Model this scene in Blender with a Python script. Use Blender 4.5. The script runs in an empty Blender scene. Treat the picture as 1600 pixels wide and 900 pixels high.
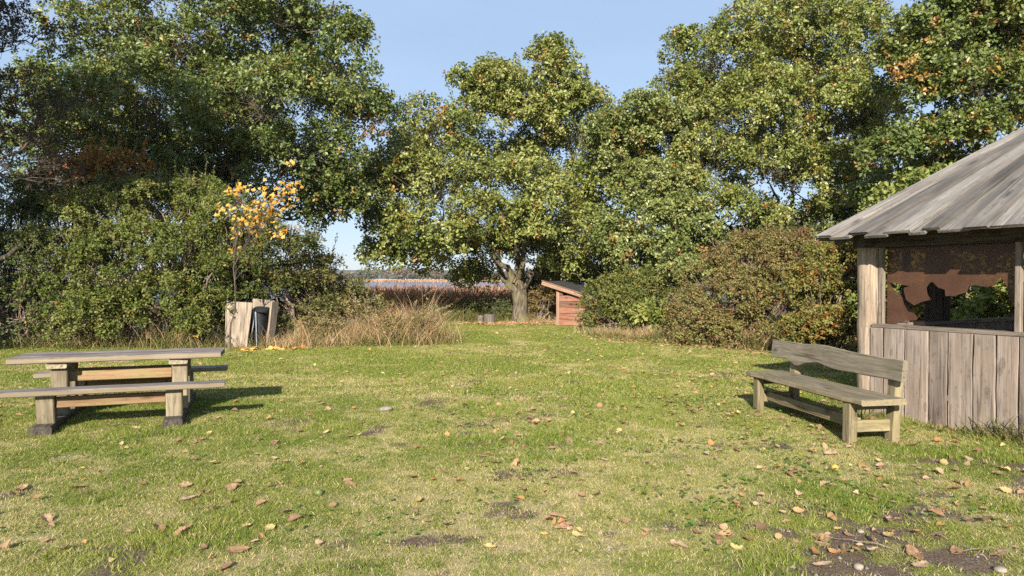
import bpy, math, random
import numpy as np
from mathutils import Vector, Matrix
R = math.radians
sc = bpy.context.scene
col = sc.collection

# ------------------------------------------------------------------ camera, sky, sun, exposure
CAM_H, FPX, HOR = 1.6, 1111.0, 436.0
cam_d = bpy.data.cameras.new('camera'); cam = bpy.data.objects.new('camera', cam_d); col.objects.link(cam)
cam_d.sensor_width = 36.0; cam_d.lens = 36.0 * FPX / 1600.0
cam_d.clip_start = 0.05; cam_d.clip_end = 4000
cam.location = (0, 0, CAM_H); cam.rotation_euler = (R(90 - 0.72), 0, 0)
sc.camera = cam

HAZE = .00018
SUN_EL, SUN_AZ = 25.5, 9.0          # the sun stands behind the camera, a little to its left
world = bpy.data.worlds.new('World'); sc.world = world; world.use_nodes = True
wn, wl = world.node_tree.nodes, world.node_tree.links
sky = wn.new('ShaderNodeTexSky'); sky.sky_type = 'NISHITA'; sky.sun_disc = False
sky.sun_elevation = R(SUN_EL); sky.sun_rotation = R(180 + SUN_AZ)
sky.air_density = 1.0; sky.dust_density = 0.1; sky.ozone_density = 2.0
vt = wn.new('ShaderNodeTexCoord'); vm = wn.new('ShaderNodeMapping'); vm.inputs['Scale'].default_value = (1.2, 1.2, 5.0); vm.inputs['Rotation'].default_value = (0, .25, .5)
vn = wn.new('ShaderNodeTexNoise'); vn.inputs['Scale'].default_value = 1.4; vn.inputs['Detail'].default_value = 5; vn.inputs['Roughness'].default_value = .55
wl.new(vt.outputs['Generated'], vm.inputs[0]); wl.new(vm.outputs[0], vn.inputs[0])
vr = wn.new('ShaderNodeMapRange'); vr.inputs[1].default_value = .35; vr.inputs[2].default_value = .75; vr.inputs[3].default_value = .52; vr.inputs[4].default_value = .70; wl.new(vn.outputs['Fac'], vr.inputs[0])
vx = wn.new('ShaderNodeMix'); vx.data_type = 'RGBA'; wl.new(vr.outputs[0], vx.inputs[0]); wl.new(sky.outputs[0], vx.inputs[6]); vx.inputs[7].default_value = (5.4, 7.1, 9.8, 1)
wl.new(vx.outputs[2], wn['Background'].inputs[0]); wn['Background'].inputs[1].default_value = 0.055
sun_d = bpy.data.lights.new('sun', 'SUN'); sun = bpy.data.objects.new('sun', sun_d); col.objects.link(sun)
sun_d.energy = 5.0; sun_d.angle = R(0.53); sun_d.color = (1.0, 0.90, 0.76)
Ldir = Vector((math.sin(R(SUN_AZ)) * math.cos(R(SUN_EL)), math.cos(R(SUN_AZ)) * math.cos(R(SUN_EL)), -math.sin(R(SUN_EL))))
sun.rotation_euler = Ldir.to_track_quat('-Z', 'Y').to_euler(); sun.location = (-8, -30, 30)
sc.view_settings.view_transform = 'Standard'; sc.view_settings.look = 'None'
sc.view_settings.exposure = 1.05; sc.view_settings.gamma = 1.0
sc.cycles.max_bounces = 6; sc.cycles.transparent_max_bounces = 8
sc.cycles.use_denoising = False; sc.cycles.sample_clamp_indirect = 3.0

# ------------------------------------------------------------------ helpers
def at(px, py, Y):
    return np.array([(px - 800.0) / FPX * Y, Y, CAM_H - (py - HOR) / FPX * Y])
def on_ground(px, py):
    Y = CAM_H * FPX / (py - HOR)
    return (px - 800.0) / FPX * Y, Y

_perm = np.random.default_rng(7).random((256, 256))
def vnoise(x, y):
    x = np.asarray(x, float); y = np.asarray(y, float)
    xi = np.floor(x).astype(int); yi = np.floor(y).astype(int)
    fx = x - xi; fy = y - yi
    fx = fx * fx * (3 - 2 * fx); fy = fy * fy * (3 - 2 * fy)
    g = lambda a, b: _perm[a % 256, b % 256]
    return (g(xi, yi) * (1 - fx) + g(xi + 1, yi) * fx) * (1 - fy) + (g(xi, yi + 1) * (1 - fx) + g(xi + 1, yi + 1) * fx) * fy
def fbm(x, y, o=4):
    s = 0; a = .5; t = 0
    for i in range(o):
        s = s + a * vnoise(np.asarray(x) * 2 ** i + 17.3 * i, np.asarray(y) * 2 ** i + 9.1 * i); t += a; a *= .5
    return s / t
def smooth(a, b, x):
    t = np.clip((x - a) / (b - a), 0, 1); return t * t * (3 - 2 * t)
def unit(v):
    return v / np.maximum(np.linalg.norm(v, axis=-1, keepdims=True), 1e-9)

def tag(o, label=None, cat=None, group=None, kind=None):
    if label: o['label'] = label
    if cat: o['category'] = cat
    if group: o['group'] = group
    if kind: o['kind'] = kind
    return o
def link(o, parent=None):
    col.objects.link(o)
    if parent is not None: o.parent = parent
    return o
def root(name, loc, rz=0, label=None, cat=None, group=None):
    o = bpy.data.objects.new(name, None); link(o); o.location = loc; o.rotation_euler = (0, 0, rz)
    o.empty_display_size = .2
    return tag(o, label, cat, group)

def big_mesh(name, V, F, mat, C=None, smoothed=False):
    """V (n,3); F (m,k) all faces with the same count of corners"""
    me = bpy.data.meshes.new(name)
    V = np.ascontiguousarray(V, np.float32); F = np.ascontiguousarray(F, np.int32)
    me.vertices.add(len(V)); me.vertices.foreach_set('co', V.ravel())
    m, k = F.shape
    me.loops.add(m * k); me.loops.foreach_set('vertex_index', F.ravel())
    me.polygons.add(m); me.polygons.foreach_set('loop_start', np.arange(0, m * k, k, dtype=np.int32))
    me.update(calc_edges=True)
    if C is not None:
        a = me.color_attributes.new('Col', 'FLOAT_COLOR', 'POINT')
        a.data.foreach_set('color', np.ascontiguousarray(np.concatenate([C, np.ones((len(C), 1))], 1), np.float32).ravel())
    if smoothed: me.polygons.foreach_set('use_smooth', np.ones(m, bool))
    if mat: me.materials.append(mat)
    return me
def obj(name, me, parent=None, loc=(0, 0, 0), rot=(0, 0, 0)):
    o = bpy.data.objects.new(name, me); link(o, parent); o.location = loc; o.rotation_euler = rot
    return o

# ------------------------------------------------------------------ materials
def mat_new(name):
    m = bpy.data.materials.new(name); m.use_nodes = True
    return m, m.node_tree.nodes, m.node_tree.links, m.node_tree.nodes['Principled BSDF']
def ramp(n, stops):
    r = n.new('ShaderNodeValToRGB'); e = r.color_ramp.elements
    while len(e) < len(stops): e.new(0.5)
    for i, (p, c) in enumerate(stops):
        e[i].position = p; e[i].color = (*c, 1)
    return r
def mixc(n, l, fac, a, b, mode='MIX'):
    m = n.new('ShaderNodeMix'); m.data_type = 'RGBA'; m.blend_type = mode
    for i, v in ((0, fac), (6, a), (7, b)):
        if hasattr(v, 'is_linked') or hasattr(v, 'links'): l.new(v, m.inputs[i])
        elif isinstance(v, (int, float)): m.inputs[i].default_value = v
        else: m.inputs[i].default_value = (*v, 1)
    return m.outputs[2]

def wood(name, dark, mid, light, stain=(.08, .07, .05), stain_amt=.5, tint=None, tint_amt=0., rough=.85, knots=True, grain=1.0, edge=None, var=(.60, 1.0)):
    """weathered wood, grain along the piece's own x axis, every piece its own figure"""
    m, n, l, b = mat_new(name)
    tc = n.new('ShaderNodeTexCoord'); oi = n.new('ShaderNodeObjectInfo')
    mul = n.new('ShaderNodeMath'); mul.operation = 'MULTIPLY'; mul.inputs[1].default_value = 37.0
    l.new(oi.outputs['Random'], mul.inputs[0])
    add = n.new('ShaderNodeVectorMath'); add.operation = 'ADD'
    l.new(tc.outputs['Object'], add.inputs[0]); l.new(mul.outputs[0], add.inputs[1])
    def mapped(sx, sy, sz):
        mp = n.new('ShaderNodeMapping'); mp.inputs['Scale'].default_value = (sx, sy, sz); l.new(add.outputs[0], mp.inputs[0]); return mp.outputs[0]
    # distort the grain around knots
    warp = n.new('ShaderNodeTexNoise'); warp.inputs['Scale'].default_value = 1; warp.inputs['Detail'].default_value = 2
    l.new(mapped(2.2, 6, 6), warp.inputs['Vector'])
    g = n.new('ShaderNodeTexNoise'); g.inputs['Scale'].default_value = 1; g.inputs['Detail'].default_value = 6; g.inputs['Roughness'].default_value = .7
    va = n.new('ShaderNodeVectorMath'); va.operation = 'MULTIPLY_ADD'
    l.new(warp.outputs['Color'], va.inputs[0]); va.inputs[1].default_value = (.3, 1.8, 1.8); l.new(mapped(1.6 * grain, 42 * grain, 42 * grain), va.inputs[2])
    l.new(va.outputs[0], g.inputs['Vector'])
    cr = ramp(n, [(.36, dark), (.5, mid), (.63, light)]); l.new(g.outputs['Fac'], cr.inputs[0])
    c = cr.outputs[0]
    big = n.new('ShaderNodeTexNoise'); big.inputs['Scale'].default_value = 1; big.inputs['Detail'].default_value = 5; l.new(mapped(1.8, 5, 5), big.inputs['Vector'])
    br = ramp(n, [(.42, (0, 0, 0)), (.72, (stain_amt,) * 3)]); l.new(big.outputs['Fac'], br.inputs[0])
    c = mixc(n, l, br.outputs[0], c, stain)
    if tint:
        tn = n.new('ShaderNodeTexNoise'); tn.inputs['Scale'].default_value = 1; tn.inputs['Detail'].default_value = 3; l.new(mapped(2.5, 9, 9), tn.inputs['Vector'])
        tr = ramp(n, [(.38, (0, 0, 0)), (.62, (tint_amt,) * 3)]); l.new(tn.outputs['Fac'], tr.inputs[0])
        c = mixc(n, l, tr.outputs[0], c, tint)
    ck = n.new('ShaderNodeTexNoise'); ck.inputs['Scale'].default_value = 1; ck.inputs['Detail'].default_value = 3; l.new(mapped(1.1 * grain, 30 * grain, 30 * grain), ck.inputs['Vector'])
    ckr = ramp(n, [(.60, (0, 0, 0)), (.68, (.75,) * 3)]); l.new(ck.outputs['Fac'], ckr.inputs[0]); c = mixc(n, l, ckr.outputs[0], c, [v * .45 for v in dark])
    sp = n.new('ShaderNodeTexNoise'); sp.inputs['Scale'].default_value = 1; sp.inputs['Detail'].default_value = 4; l.new(mapped(14, 26, 26), sp.inputs['Vector'])
    spr = ramp(n, [(.58, (0, 0, 0)), (.70, (.45,) * 3)]); l.new(sp.outputs['Fac'], spr.inputs[0]); c = mixc(n, l, spr.outputs[0], c, stain)
    if knots:
        vo = n.new('ShaderNodeTexVoronoi'); vo.inputs['Scale'].default_value = 1; l.new(mapped(2.0, 4.6, 4.6), vo.inputs['Vector'])
        kr = ramp(n, [(.0, (.9,) * 3), (.08, (.75,) * 3), (.10, (.25,) * 3), (.13, (.5,) * 3), (.17, (0, 0, 0))]); l.new(vo.outputs['Distance'], kr.inputs[0])
        c = mixc(n, l, kr.outputs[0], c, [v * .45 for v in dark])
    if edge:                                                     # edges less greyed than the broad face, and painted paler as if lit full-on
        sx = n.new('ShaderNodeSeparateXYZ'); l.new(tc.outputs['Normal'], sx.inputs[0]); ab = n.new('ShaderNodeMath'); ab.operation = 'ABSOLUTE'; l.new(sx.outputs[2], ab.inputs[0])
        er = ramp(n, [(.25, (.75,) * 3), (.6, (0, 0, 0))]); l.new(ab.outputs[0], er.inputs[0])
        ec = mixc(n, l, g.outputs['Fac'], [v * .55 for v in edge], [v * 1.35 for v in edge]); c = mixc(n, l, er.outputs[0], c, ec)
    # each piece a little lighter or darker
    vr = n.new('ShaderNodeMapRange'); vr.inputs[3].default_value, vr.inputs[4].default_value = var; l.new(oi.outputs['Random'], vr.inputs[0])
    c2 = n.new('ShaderNodeVectorMath'); c2.operation = 'SCALE'; l.new(c, c2.inputs[0]); l.new(vr.outputs[0], c2.inputs['Scale'])
    l.new(c2.outputs[0], b.inputs['Base Color']); b.inputs['Roughness'].default_value = rough
    b.inputs['Specular IOR Level'].default_value = .25
    bp = n.new('ShaderNodeBump'); bp.inputs['Strength'].default_value = .55; bp.inputs['Distance'].default_value = .006
    l.new(g.outputs['Fac'], bp.inputs['Height']); l.new(bp.outputs[0], b.inputs['Normal'])
    return m

def leafmat(name, transl=.3, gloss=.25, rough=.5):
    m, n, l, b = mat_new(name)
    at_ = n.new('ShaderNodeAttribute'); at_.attribute_name = 'Col'
    l.new(at_.outputs['Color'], b.inputs['Base Color']); b.inputs['Roughness'].default_value = rough
    b.inputs['Specular IOR Level'].default_value = gloss
    tr = n.new('ShaderNodeBsdfTranslucent')
    c = mixc(n, l, 1.0, at_.outputs['Color'], (1.5, 1.45, .7), 'MULTIPLY'); l.new(c, tr.inputs['Color'])
    mx = n.new('ShaderNodeMixShader'); mx.inputs[0].default_value = transl
    l.new(b.outputs[0], mx.inputs[1]); l.new(tr.outputs[0], mx.inputs[2])
    l.new(mx.outputs[0], n['Material Output'].inputs['Surface'])
    return m
def barkmat(name, a, b_, moss=None):
    m, n, l, b = mat_new(name)
    tc = n.new('ShaderNodeTexCoord'); mp = n.new('ShaderNodeMapping'); mp.inputs['Scale'].default_value = (9, 9, 2.2)
    l.new(tc.outputs['Object'], mp.inputs[0])
    t = n.new('ShaderNodeTexNoise'); t.inputs['Detail'].default_value = 8; t.inputs['Scale'].default_value = 1.6; l.new(mp.outputs[0], t.inputs[0])
    r = ramp(n, [(.35, a), (.65, b_)]); l.new(t.outputs['Fac'], r.inputs[0]); c = r.outputs[0]
    if moss:
        t2 = n.new('ShaderNodeTexNoise'); t2.inputs['Scale'].default_value = 2.3; l.new(tc.outputs['Object'], t2.inputs[0])
        r2 = ramp(n, [(.45, (0, 0, 0)), (.65, (.7,) * 3)]); l.new(t2.outputs['Fac'], r2.inputs[0]); c = mixc(n, l, r2.outputs[0], c, moss)
    l.new(c, b.inputs['Base Color']); b.inputs['Roughness'].default_value = .95; b.inputs['Specular IOR Level'].default_value = .1
    bp = n.new('ShaderNodeBump'); bp.inputs['Strength'].default_value = .9; bp.inputs['Distance'].default_value = .04
    l.new(t.outputs['Fac'], bp.inputs['Height']); l.new(bp.outputs[0], b.inputs['Normal'])
    return m
def plain(name, c, rough=.6, metallic=0, var=.25, scale=8):
    m, n, l, b = mat_new(name)
    tc = n.new('ShaderNodeTexCoord'); t = n.new('ShaderNodeTexNoise'); t.inputs['Scale'].default_value = scale; t.inputs['Detail'].default_value = 6
    l.new(tc.outputs['Object'], t.inputs[0])
    r = ramp(n, [(.3, [v * (1 - var) for v in c]), (.7, [min(1, v * (1 + var)) for v in c])]); l.new(t.outputs['Fac'], r.inputs[0])
    l.new(r.outputs[0], b.inputs['Base Color']); b.inputs['Roughness'].default_value = rough; b.inputs['Metallic'].default_value = metallic
    return m

M = {}
M['leaf'] = leafmat('oak_leaf', .17, .5, .42)
M['bush_leaf'] = leafmat('bush_leaf', .2, .25, .48)
M['dry_leaf'] = leafmat('dry_leaf', .2, .15, .7)
M['maple_leaf'] = leafmat('maple_leaf', .4, .2, .5)
M['blade'] = leafmat('grass_blade', .22, .18, .55)
M['bark'] = barkmat('oak_bark', (.055, .045, .034), (.19, .16, .115), (.17, .165, .075))
M['bark_dark'] = barkmat('dark_bark', (.05, .042, .035), (.13, .11, .09))
M['twig'] = barkmat('twig_bark', (.12, .09, .07), (.26, .21, .17))
M['hut_board'] = wood('hut_board_wood', (.19, .155, .13), (.27, .225, .19), (.345, .29, .25), (.10, .08, .07), .6, (.32, .245, .19), .4)
M['hut_frame'] = wood('hut_frame_wood', (.17, .14, .11), (.28, .235, .19), (.40, .34, .28), (.10, .08, .06), .4)
M['hut_post'] = wood('hut_post_wood', (.22, .165, .12), (.35, .275, .205), (.46, .375, .29), (.16, .12, .09), .45)
M['roof'] = wood('roof_board_wood', (.175, .16, .148), (.25, .23, .21), (.32, .295, .265), (.085, .08, .078), .75, var=(.45, 1.08))
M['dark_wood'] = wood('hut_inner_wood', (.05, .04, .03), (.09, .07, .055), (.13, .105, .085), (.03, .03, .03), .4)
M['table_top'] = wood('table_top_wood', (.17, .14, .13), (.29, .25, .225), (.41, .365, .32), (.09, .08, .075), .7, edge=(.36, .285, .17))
M['table_edge'] = wood('table_leg_wood', (.20, .16, .105), (.355, .295, .205), (.46, .39, .285), (.11, .09, .065), .75, (.26, .225, .13), .35)
M['table_rail'] = wood('table_rail_wood', (.25, .14, .075), (.38, .235, .13), (.46, .31, .18), (.18, .11, .07), .5, (.34, .29, .13), .6)
M['sleeper'] = wood('sleeper_wood', (.045, .04, .033), (.085, .073, .06), (.13, .115, .09), (.03, .03, .025), .4)
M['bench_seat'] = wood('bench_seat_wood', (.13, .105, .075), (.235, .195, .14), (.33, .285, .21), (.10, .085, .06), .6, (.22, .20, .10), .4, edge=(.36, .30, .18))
M['bench_back'] = wood('bench_back_wood', (.16, .135, .10), (.275, .24, .18), (.37, .325, .25), (.14, .115, .075), .6, (.25, .235, .15), .2)
M['bench_leg'] = wood('bench_leg_wood', (.155, .125, .075), (.27, .225, .13), (.36, .305, .19), (.15, .105, .07), .7, (.28, .255, .12), .4)
M['shed'] = wood('shed_red_wood', (.17, .070, .042), (.29, .125, .078), (.39, .205, .14), (.28, .20, .15), .75)
M['shed_trim'] = wood('shed_trim_wood', (.30, .18, .125), (.42, .26, .185), (.52, .35, .26), (.28, .20, .15), .4)
M['screen'] = wood('screen_wood', (.20, .16, .12), (.34, .28, .22), (.45, .38, .30), (.13, .11, .085), .7)
M['felt'] = plain('roof_felt', (.03, .03, .03), .9)
M['bin'] = plain('bin_plastic', (.014, .016, .018), .45)
M['pole'] = plain('pole_metal', (.30, .34, .40), .45, .6)
M['stone'] = plain('field_stone', (.24, .205, .17), .9, 0, .35, 14)
M['log'] = wood('log_wood', (.13, .11, .09), (.24, .21, .175), (.34, .30, .25), (.10, .09, .08), .5)
M['apple_green'] = plain('apple_green', (.10, .13, .035), .5)
M['apple_yellow'] = plain('apple_yellow', (.48, .30, .05), .5)

# dusty brown plastic glazing: lets half of the light through, the dust catches the rest
m, n, l, b = mat_new('dusty_brown_pane'); M['pane'] = m
tr = n.new('ShaderNodeBsdfTransparent'); tr.inputs['Color'].default_value = (.52, .42, .35, 1)
tcn = n.new('ShaderNodeTexCoord'); nz = n.new('ShaderNodeTexNoise'); nz.inputs['Scale'].default_value = 5; nz.inputs['Detail'].default_value = 6; l.new(tcn.outputs['Object'], nz.inputs[0])
rp = ramp(n, [(.3, (.12, .062, .040)), (.7, (.175, .093, .062))]); l.new(nz.outputs['Fac'], rp.inputs[0])
l.new(rp.outputs[0], b.inputs['Base Color']); b.inputs['Roughness'].default_value = .35
mx = n.new('ShaderNodeMixShader'); mx.inputs[0].default_value = .48
l.new(tr.outputs[0], mx.inputs[1]); l.new(b.outputs[0], mx.inputs[2]); l.new(mx.outputs[0], n['Material Output'].inputs['Surface'])

# ------------------------------------------------------------------ ground
PATCH = [  # bare earth: (px, py, half width px, half height px, strength)
    (665, 845, 90, 13, 1.), (1440, 806, 62, 14, 1.), (1345, 842, 110, 18, 1.), (1250, 803, 60, 11, 1.), (1120, 826, 85, 11, 1.), (948, 842, 22, 6, .9),
    (960, 863, 34, 7, .9), (1500, 872, 120, 22, 1.), (1280, 868, 95, 15, .95), (1215, 832, 40, 8, .8), (590, 674, 25, 6, .8), (455, 662, 40, 8, .7),
    (1460, 772, 30, 8, .7), (590, 893, 70, 9, .7), (1080, 716, 36, 5, .7), (1110, 660, 40, 5, .5), (1330, 895, 140, 16, 1.), (760, 812, 30, 5, .6),
    (1400, 690, 60, 6, .4), (1550, 815, 50, 10, .6), (800, 690, 30, 4, .5), (520, 640, 30, 4, .5), (100, 716, 30, 4, .5)]
PATCH = [(*on_ground(a, b_), c / FPX * on_ground(a, b_)[1], (on_ground(a, b_ - d)[1] - on_ground(a, b_ + d)[1]) / 2, s) for a, b_, c, d, s in PATCH]
def soil_mask(x, y):
    s = np.zeros(np.broadcast(x, y).shape)
    nz = fbm(x * 3.1, y * 3.1, 4); nz2 = fbm(x * 11., y * 11., 3)
    for cx, cy, rx, ry, st in PATCH:
        d = np.sqrt(((x - cx) / rx) ** 2 + ((y - cy) / ry) ** 2)
        s = np.maximum(s, st * smooth(1.2, .45, d + (nz - .5) * 2.4 + (nz2 - .5) * 1.2))
    # small worn spots scattered through the turf
    s = np.maximum(s, .75 * smooth(.69, .75, fbm(x * 1.9 + 40, y * 1.9 + 11, 3)))
    return s
def dry_mask(x, y):
    a = fbm(x * .55 + 3, y * .45 + 8, 4)
    b_ = fbm(x * 2.3 + 13, y * 2.3 + 5, 3)
    path = np.exp(-((x - .25 * np.sin(y * .3)) / 2.6) ** 2) * smooth(9, 4.5, y) * .10
    return smooth(.40, .66, a * .55 + b_ * .45 + path + .015)
def gz(x, y):
    z = (fbm(x * .35, y * .35, 2) - .5) * .05
    z = z * smooth(1.5, 4, y)
    z = z - 0.7 * smooth(28, 40, y) - 1.2 * smooth(72, 95, y) + 1.3 * smooth(542, 552, y) + 1.0 * smooth(560, 640, y)
    return z

xs = np.concatenate([-np.geomspace(900, 14, 22), np.arange(-13, 13.01, .125), np.geomspace(14, 900, 22)])
ys = np.concatenate([np.linspace(-60, 2, 12), np.arange(2.5, 12, .1), np.arange(12, 31, .2), np.geomspace(31.5, 1500, 60)])
GX, GY = np.meshgrid(xs, ys)
GZ = gz(GX, GY)
nx, ny = len(xs), len(ys)
V = np.stack([GX.ravel(), GY.ravel(), GZ.ravel()], 1)
i0 = (np.arange(ny - 1)[:, None] * nx + np.arange(nx - 1)[None, :]).ravel()
F = np.stack([i0, i0 + 1, i0 + 1 + nx, i0 + nx], 1)
SM, DM = soil_mask(GX, GY).ravel(), dry_mask(GX, GY).ravel()
m, n, l, b = mat_new('turf_soil')
a1 = n.new('ShaderNodeAttribute'); a1.attribute_name = 'Col'
sep = n.new('ShaderNodeSeparateColor'); l.new(a1.outputs['Color'], sep.inputs[0])
tc = n.new('ShaderNodeTexCoord')
def nz_(scale, det=5, rough=.6):
    t = n.new('ShaderNodeTexNoise'); t.inputs['Scale'].default_value = scale; t.inputs['Detail'].default_value = det; t.inputs['Roughness'].default_value = rough
    l.new(tc.outputs['Object'], t.inputs[0]); return t.outputs['Fac']
n1, n2, n3 = nz_(28, 6, .7), nz_(110, 3), nz_(2.2, 4)
turf = ramp(n, [(.32, (.075, .085, .022)), (.5, (.18, .18, .055)), (.68, (.30, .26, .12))]); l.new(n1, turf.inputs[0])
straw = ramp(n, [(.3, (.22, .18, .08)), (.7, (.50, .41, .24))]); l.new(n2, straw.inputs[0])
c = mixc(n, l, sep.outputs[1], turf.outputs[0], straw.outputs[0])
soil = ramp(n, [(.3, (.06, .042, .030)), (.52, (.125, .09, .066)), (.64, (.21, .165, .125)), (.74, (.40, .34, .28))]); l.new(n2, soil.inputs[0])
sa = n.new('ShaderNodeMath'); sa.operation = 'MULTIPLY_ADD'; l.new(n1, sa.inputs[0]); sa.inputs[1].default_value = 1.6; l.new(sep.outputs[0], sa.inputs[2])
sm_ = n.new('ShaderNodeMapRange'); sm_.inputs[1].default_value = 1.10; sm_.inputs[2].default_value = 1.45; l.new(sa.outputs[0], sm_.inputs[0])
c = mixc(n, l, sm_.outputs[0], c, soil.outputs[0])
# marsh bed beyond the lawn
c = mixc(n, l, sep.outputs[2], c, (.13, .085, .055))
l.new(c, b.inputs['Base Color']); b.inputs['Roughness'].default_value = 1; b.inputs['Specular IOR Level'].default_value = .05
bp = n.new('ShaderNodeBump'); bp.inputs['Strength'].default_value = .8; bp.inputs['Distance'].default_value = .02; l.new(n1, bp.inputs['Height']); l.new(bp.outputs[0], b.inputs['Normal'])
g = obj('ground', big_mesh('ground', V, F, m, np.stack([SM, DM * .8, smooth(27.5, 31, GY.ravel())], 1), True))
tag(g, kind='structure')

# lake
m, n, l, b = mat_new('lake_water')
b.inputs['Base Color'].default_value = (.035, .06, .10, 1); b.inputs['Roughness'].default_value = .22; b.inputs['IOR'].default_value = 1.33
tc = n.new('ShaderNodeTexCoord'); wv = n.new('ShaderNodeTexNoise'); wv.inputs['Scale'].default_value = .9; wv.inputs['Detail'].default_value = 4; l.new(tc.outputs['Object'], wv.inputs[0])
bp = n.new('ShaderNodeBump'); bp.inputs['Strength'].default_value = .6; bp.inputs['Distance'].default_value = .3; l.new(wv.outputs['Fac'], bp.inputs['Height']); l.new(bp.outputs[0], b.inputs['Normal'])
w = obj('lake', big_mesh('lake', np.array([[-900, 74, -.9], [900, 74, -.9], [900, 556, -.9], [-900, 556, -.9]]), np.array([[0, 1, 2, 3]]), m))
tag(w, kind='structure')

# ------------------------------------------------------------------ generic plant tools
class Acc:
    """collects vertices, faces and colours of one mesh"""
    def __init__(s): s.V = []; s.F = []; s.C = []; s.n = 0
    def add(s, V, F, C=None):
        s.V.append(np.asarray(V, float)); s.F.append(np.asarray(F, int) + s.n); s.n += len(V)
        if C is not None: s.C.append(C)
    def mesh(s, name, mat, smoothed=False):
        return big_mesh(name, np.concatenate(s.V), np.concatenate(s.F), mat, np.concatenate(s.C) if s.C else None, smoothed)

def tube(acc, P, rad, sides=6, cap=True):
    P = np.asarray(P, float); k = len(P); rad = np.broadcast_to(rad, (k,))
    T = unit(np.gradient(P, axis=0)) if k > 2 else unit(np.repeat(P[1:] - P[:1], k, 0))
    ref = np.where(np.abs(T[:, 2:3]) > .9, [[1., 0, 0]], [[0, 0, 1.]])
    A = unit(np.cross(T, ref)); B = np.cross(T, A)
    for i in range(1, k):                                    # keep the frame from flipping
        if np.dot(A[i], A[i - 1]) < 0: A[i] *= -1; B[i] *= -1
    ang = np.linspace(0, 2 * math.pi, sides, endpoint=False)
    V = (P[:, None] + rad[:, None, None] * (np.cos(ang)[None, :, None] * A[:, None] + np.sin(ang)[None, :, None] * B[:, None])).reshape(-1, 3)
    i = np.arange(k - 1)[:, None] * sides; j = np.arange(sides)[None]; j2 = (j + 1) % sides
    F = np.stack([i + j, i + j2, i + sides + j2, i + sides + j], -1).reshape(-1, 4)
    acc.add(V, F)

def limb(rng, a, b, ra, rb, segs=6, wob=.06, sag=.0):
    a = np.asarray(a, float); b = np.asarray(b, float); L = np.linalg.norm(b - a)
    t = np.linspace(0, 1, segs + 1)[:, None]
    mid = (a + b) / 2 + np.array([0, 0, sag * L])
    P = (1 - t) ** 2 * a + 2 * t * (1 - t) * mid + t * t * b
    J = rng.normal(0, wob * L, P.shape) * np.sin(t * math.pi); P = P + J
    return P, ra + (rb - ra) * t[:, 0]

def leaves_geo(P, D, N, L, W, C, fold=.25):
    """one folded four-cornered leaf (two triangles) for every point"""
    D = unit(D); S = unit(np.cross(N, D)); N = np.cross(D, S)
    L = np.broadcast_to(L, (len(P),))[:, None]; W = np.broadcast_to(W, (len(P),))[:, None]
    a = P; t = P + D * L
    m_ = P + D * L * .55
    lft = m_ + S * W * .5 + N * W * fold; rgt = m_ - S * W * .5 + N * W * fold
    V = np.stack([a, lft, t, rgt], 1).reshape(-1, 3)
    k = np.arange(len(P)) * 4
    F = np.stack([np.stack([k, k + 1, k + 2], 1), np.stack([k, k + 2, k + 3], 1)], 1).reshape(-1, 3)
    return V, F[:, ::-1], np.repeat(C, 4, 0)

def ragged(rng, lob, per, f):
    out = list(lob)
    for c, r in lob:
        for _ in range(per):
            u = unit(rng.normal(size=3)); u[2] = abs(u[2]) * .9 - .15
            out.append((np.asarray(c) + np.asarray(r) * u * rng.uniform(.85, 1.12), tuple(np.asarray(r) * f * rng.uniform(.6, 1.3, 3))))
    return out
def randdir(rng, k):
    return unit(rng.normal(size=(k, 3)))

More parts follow.
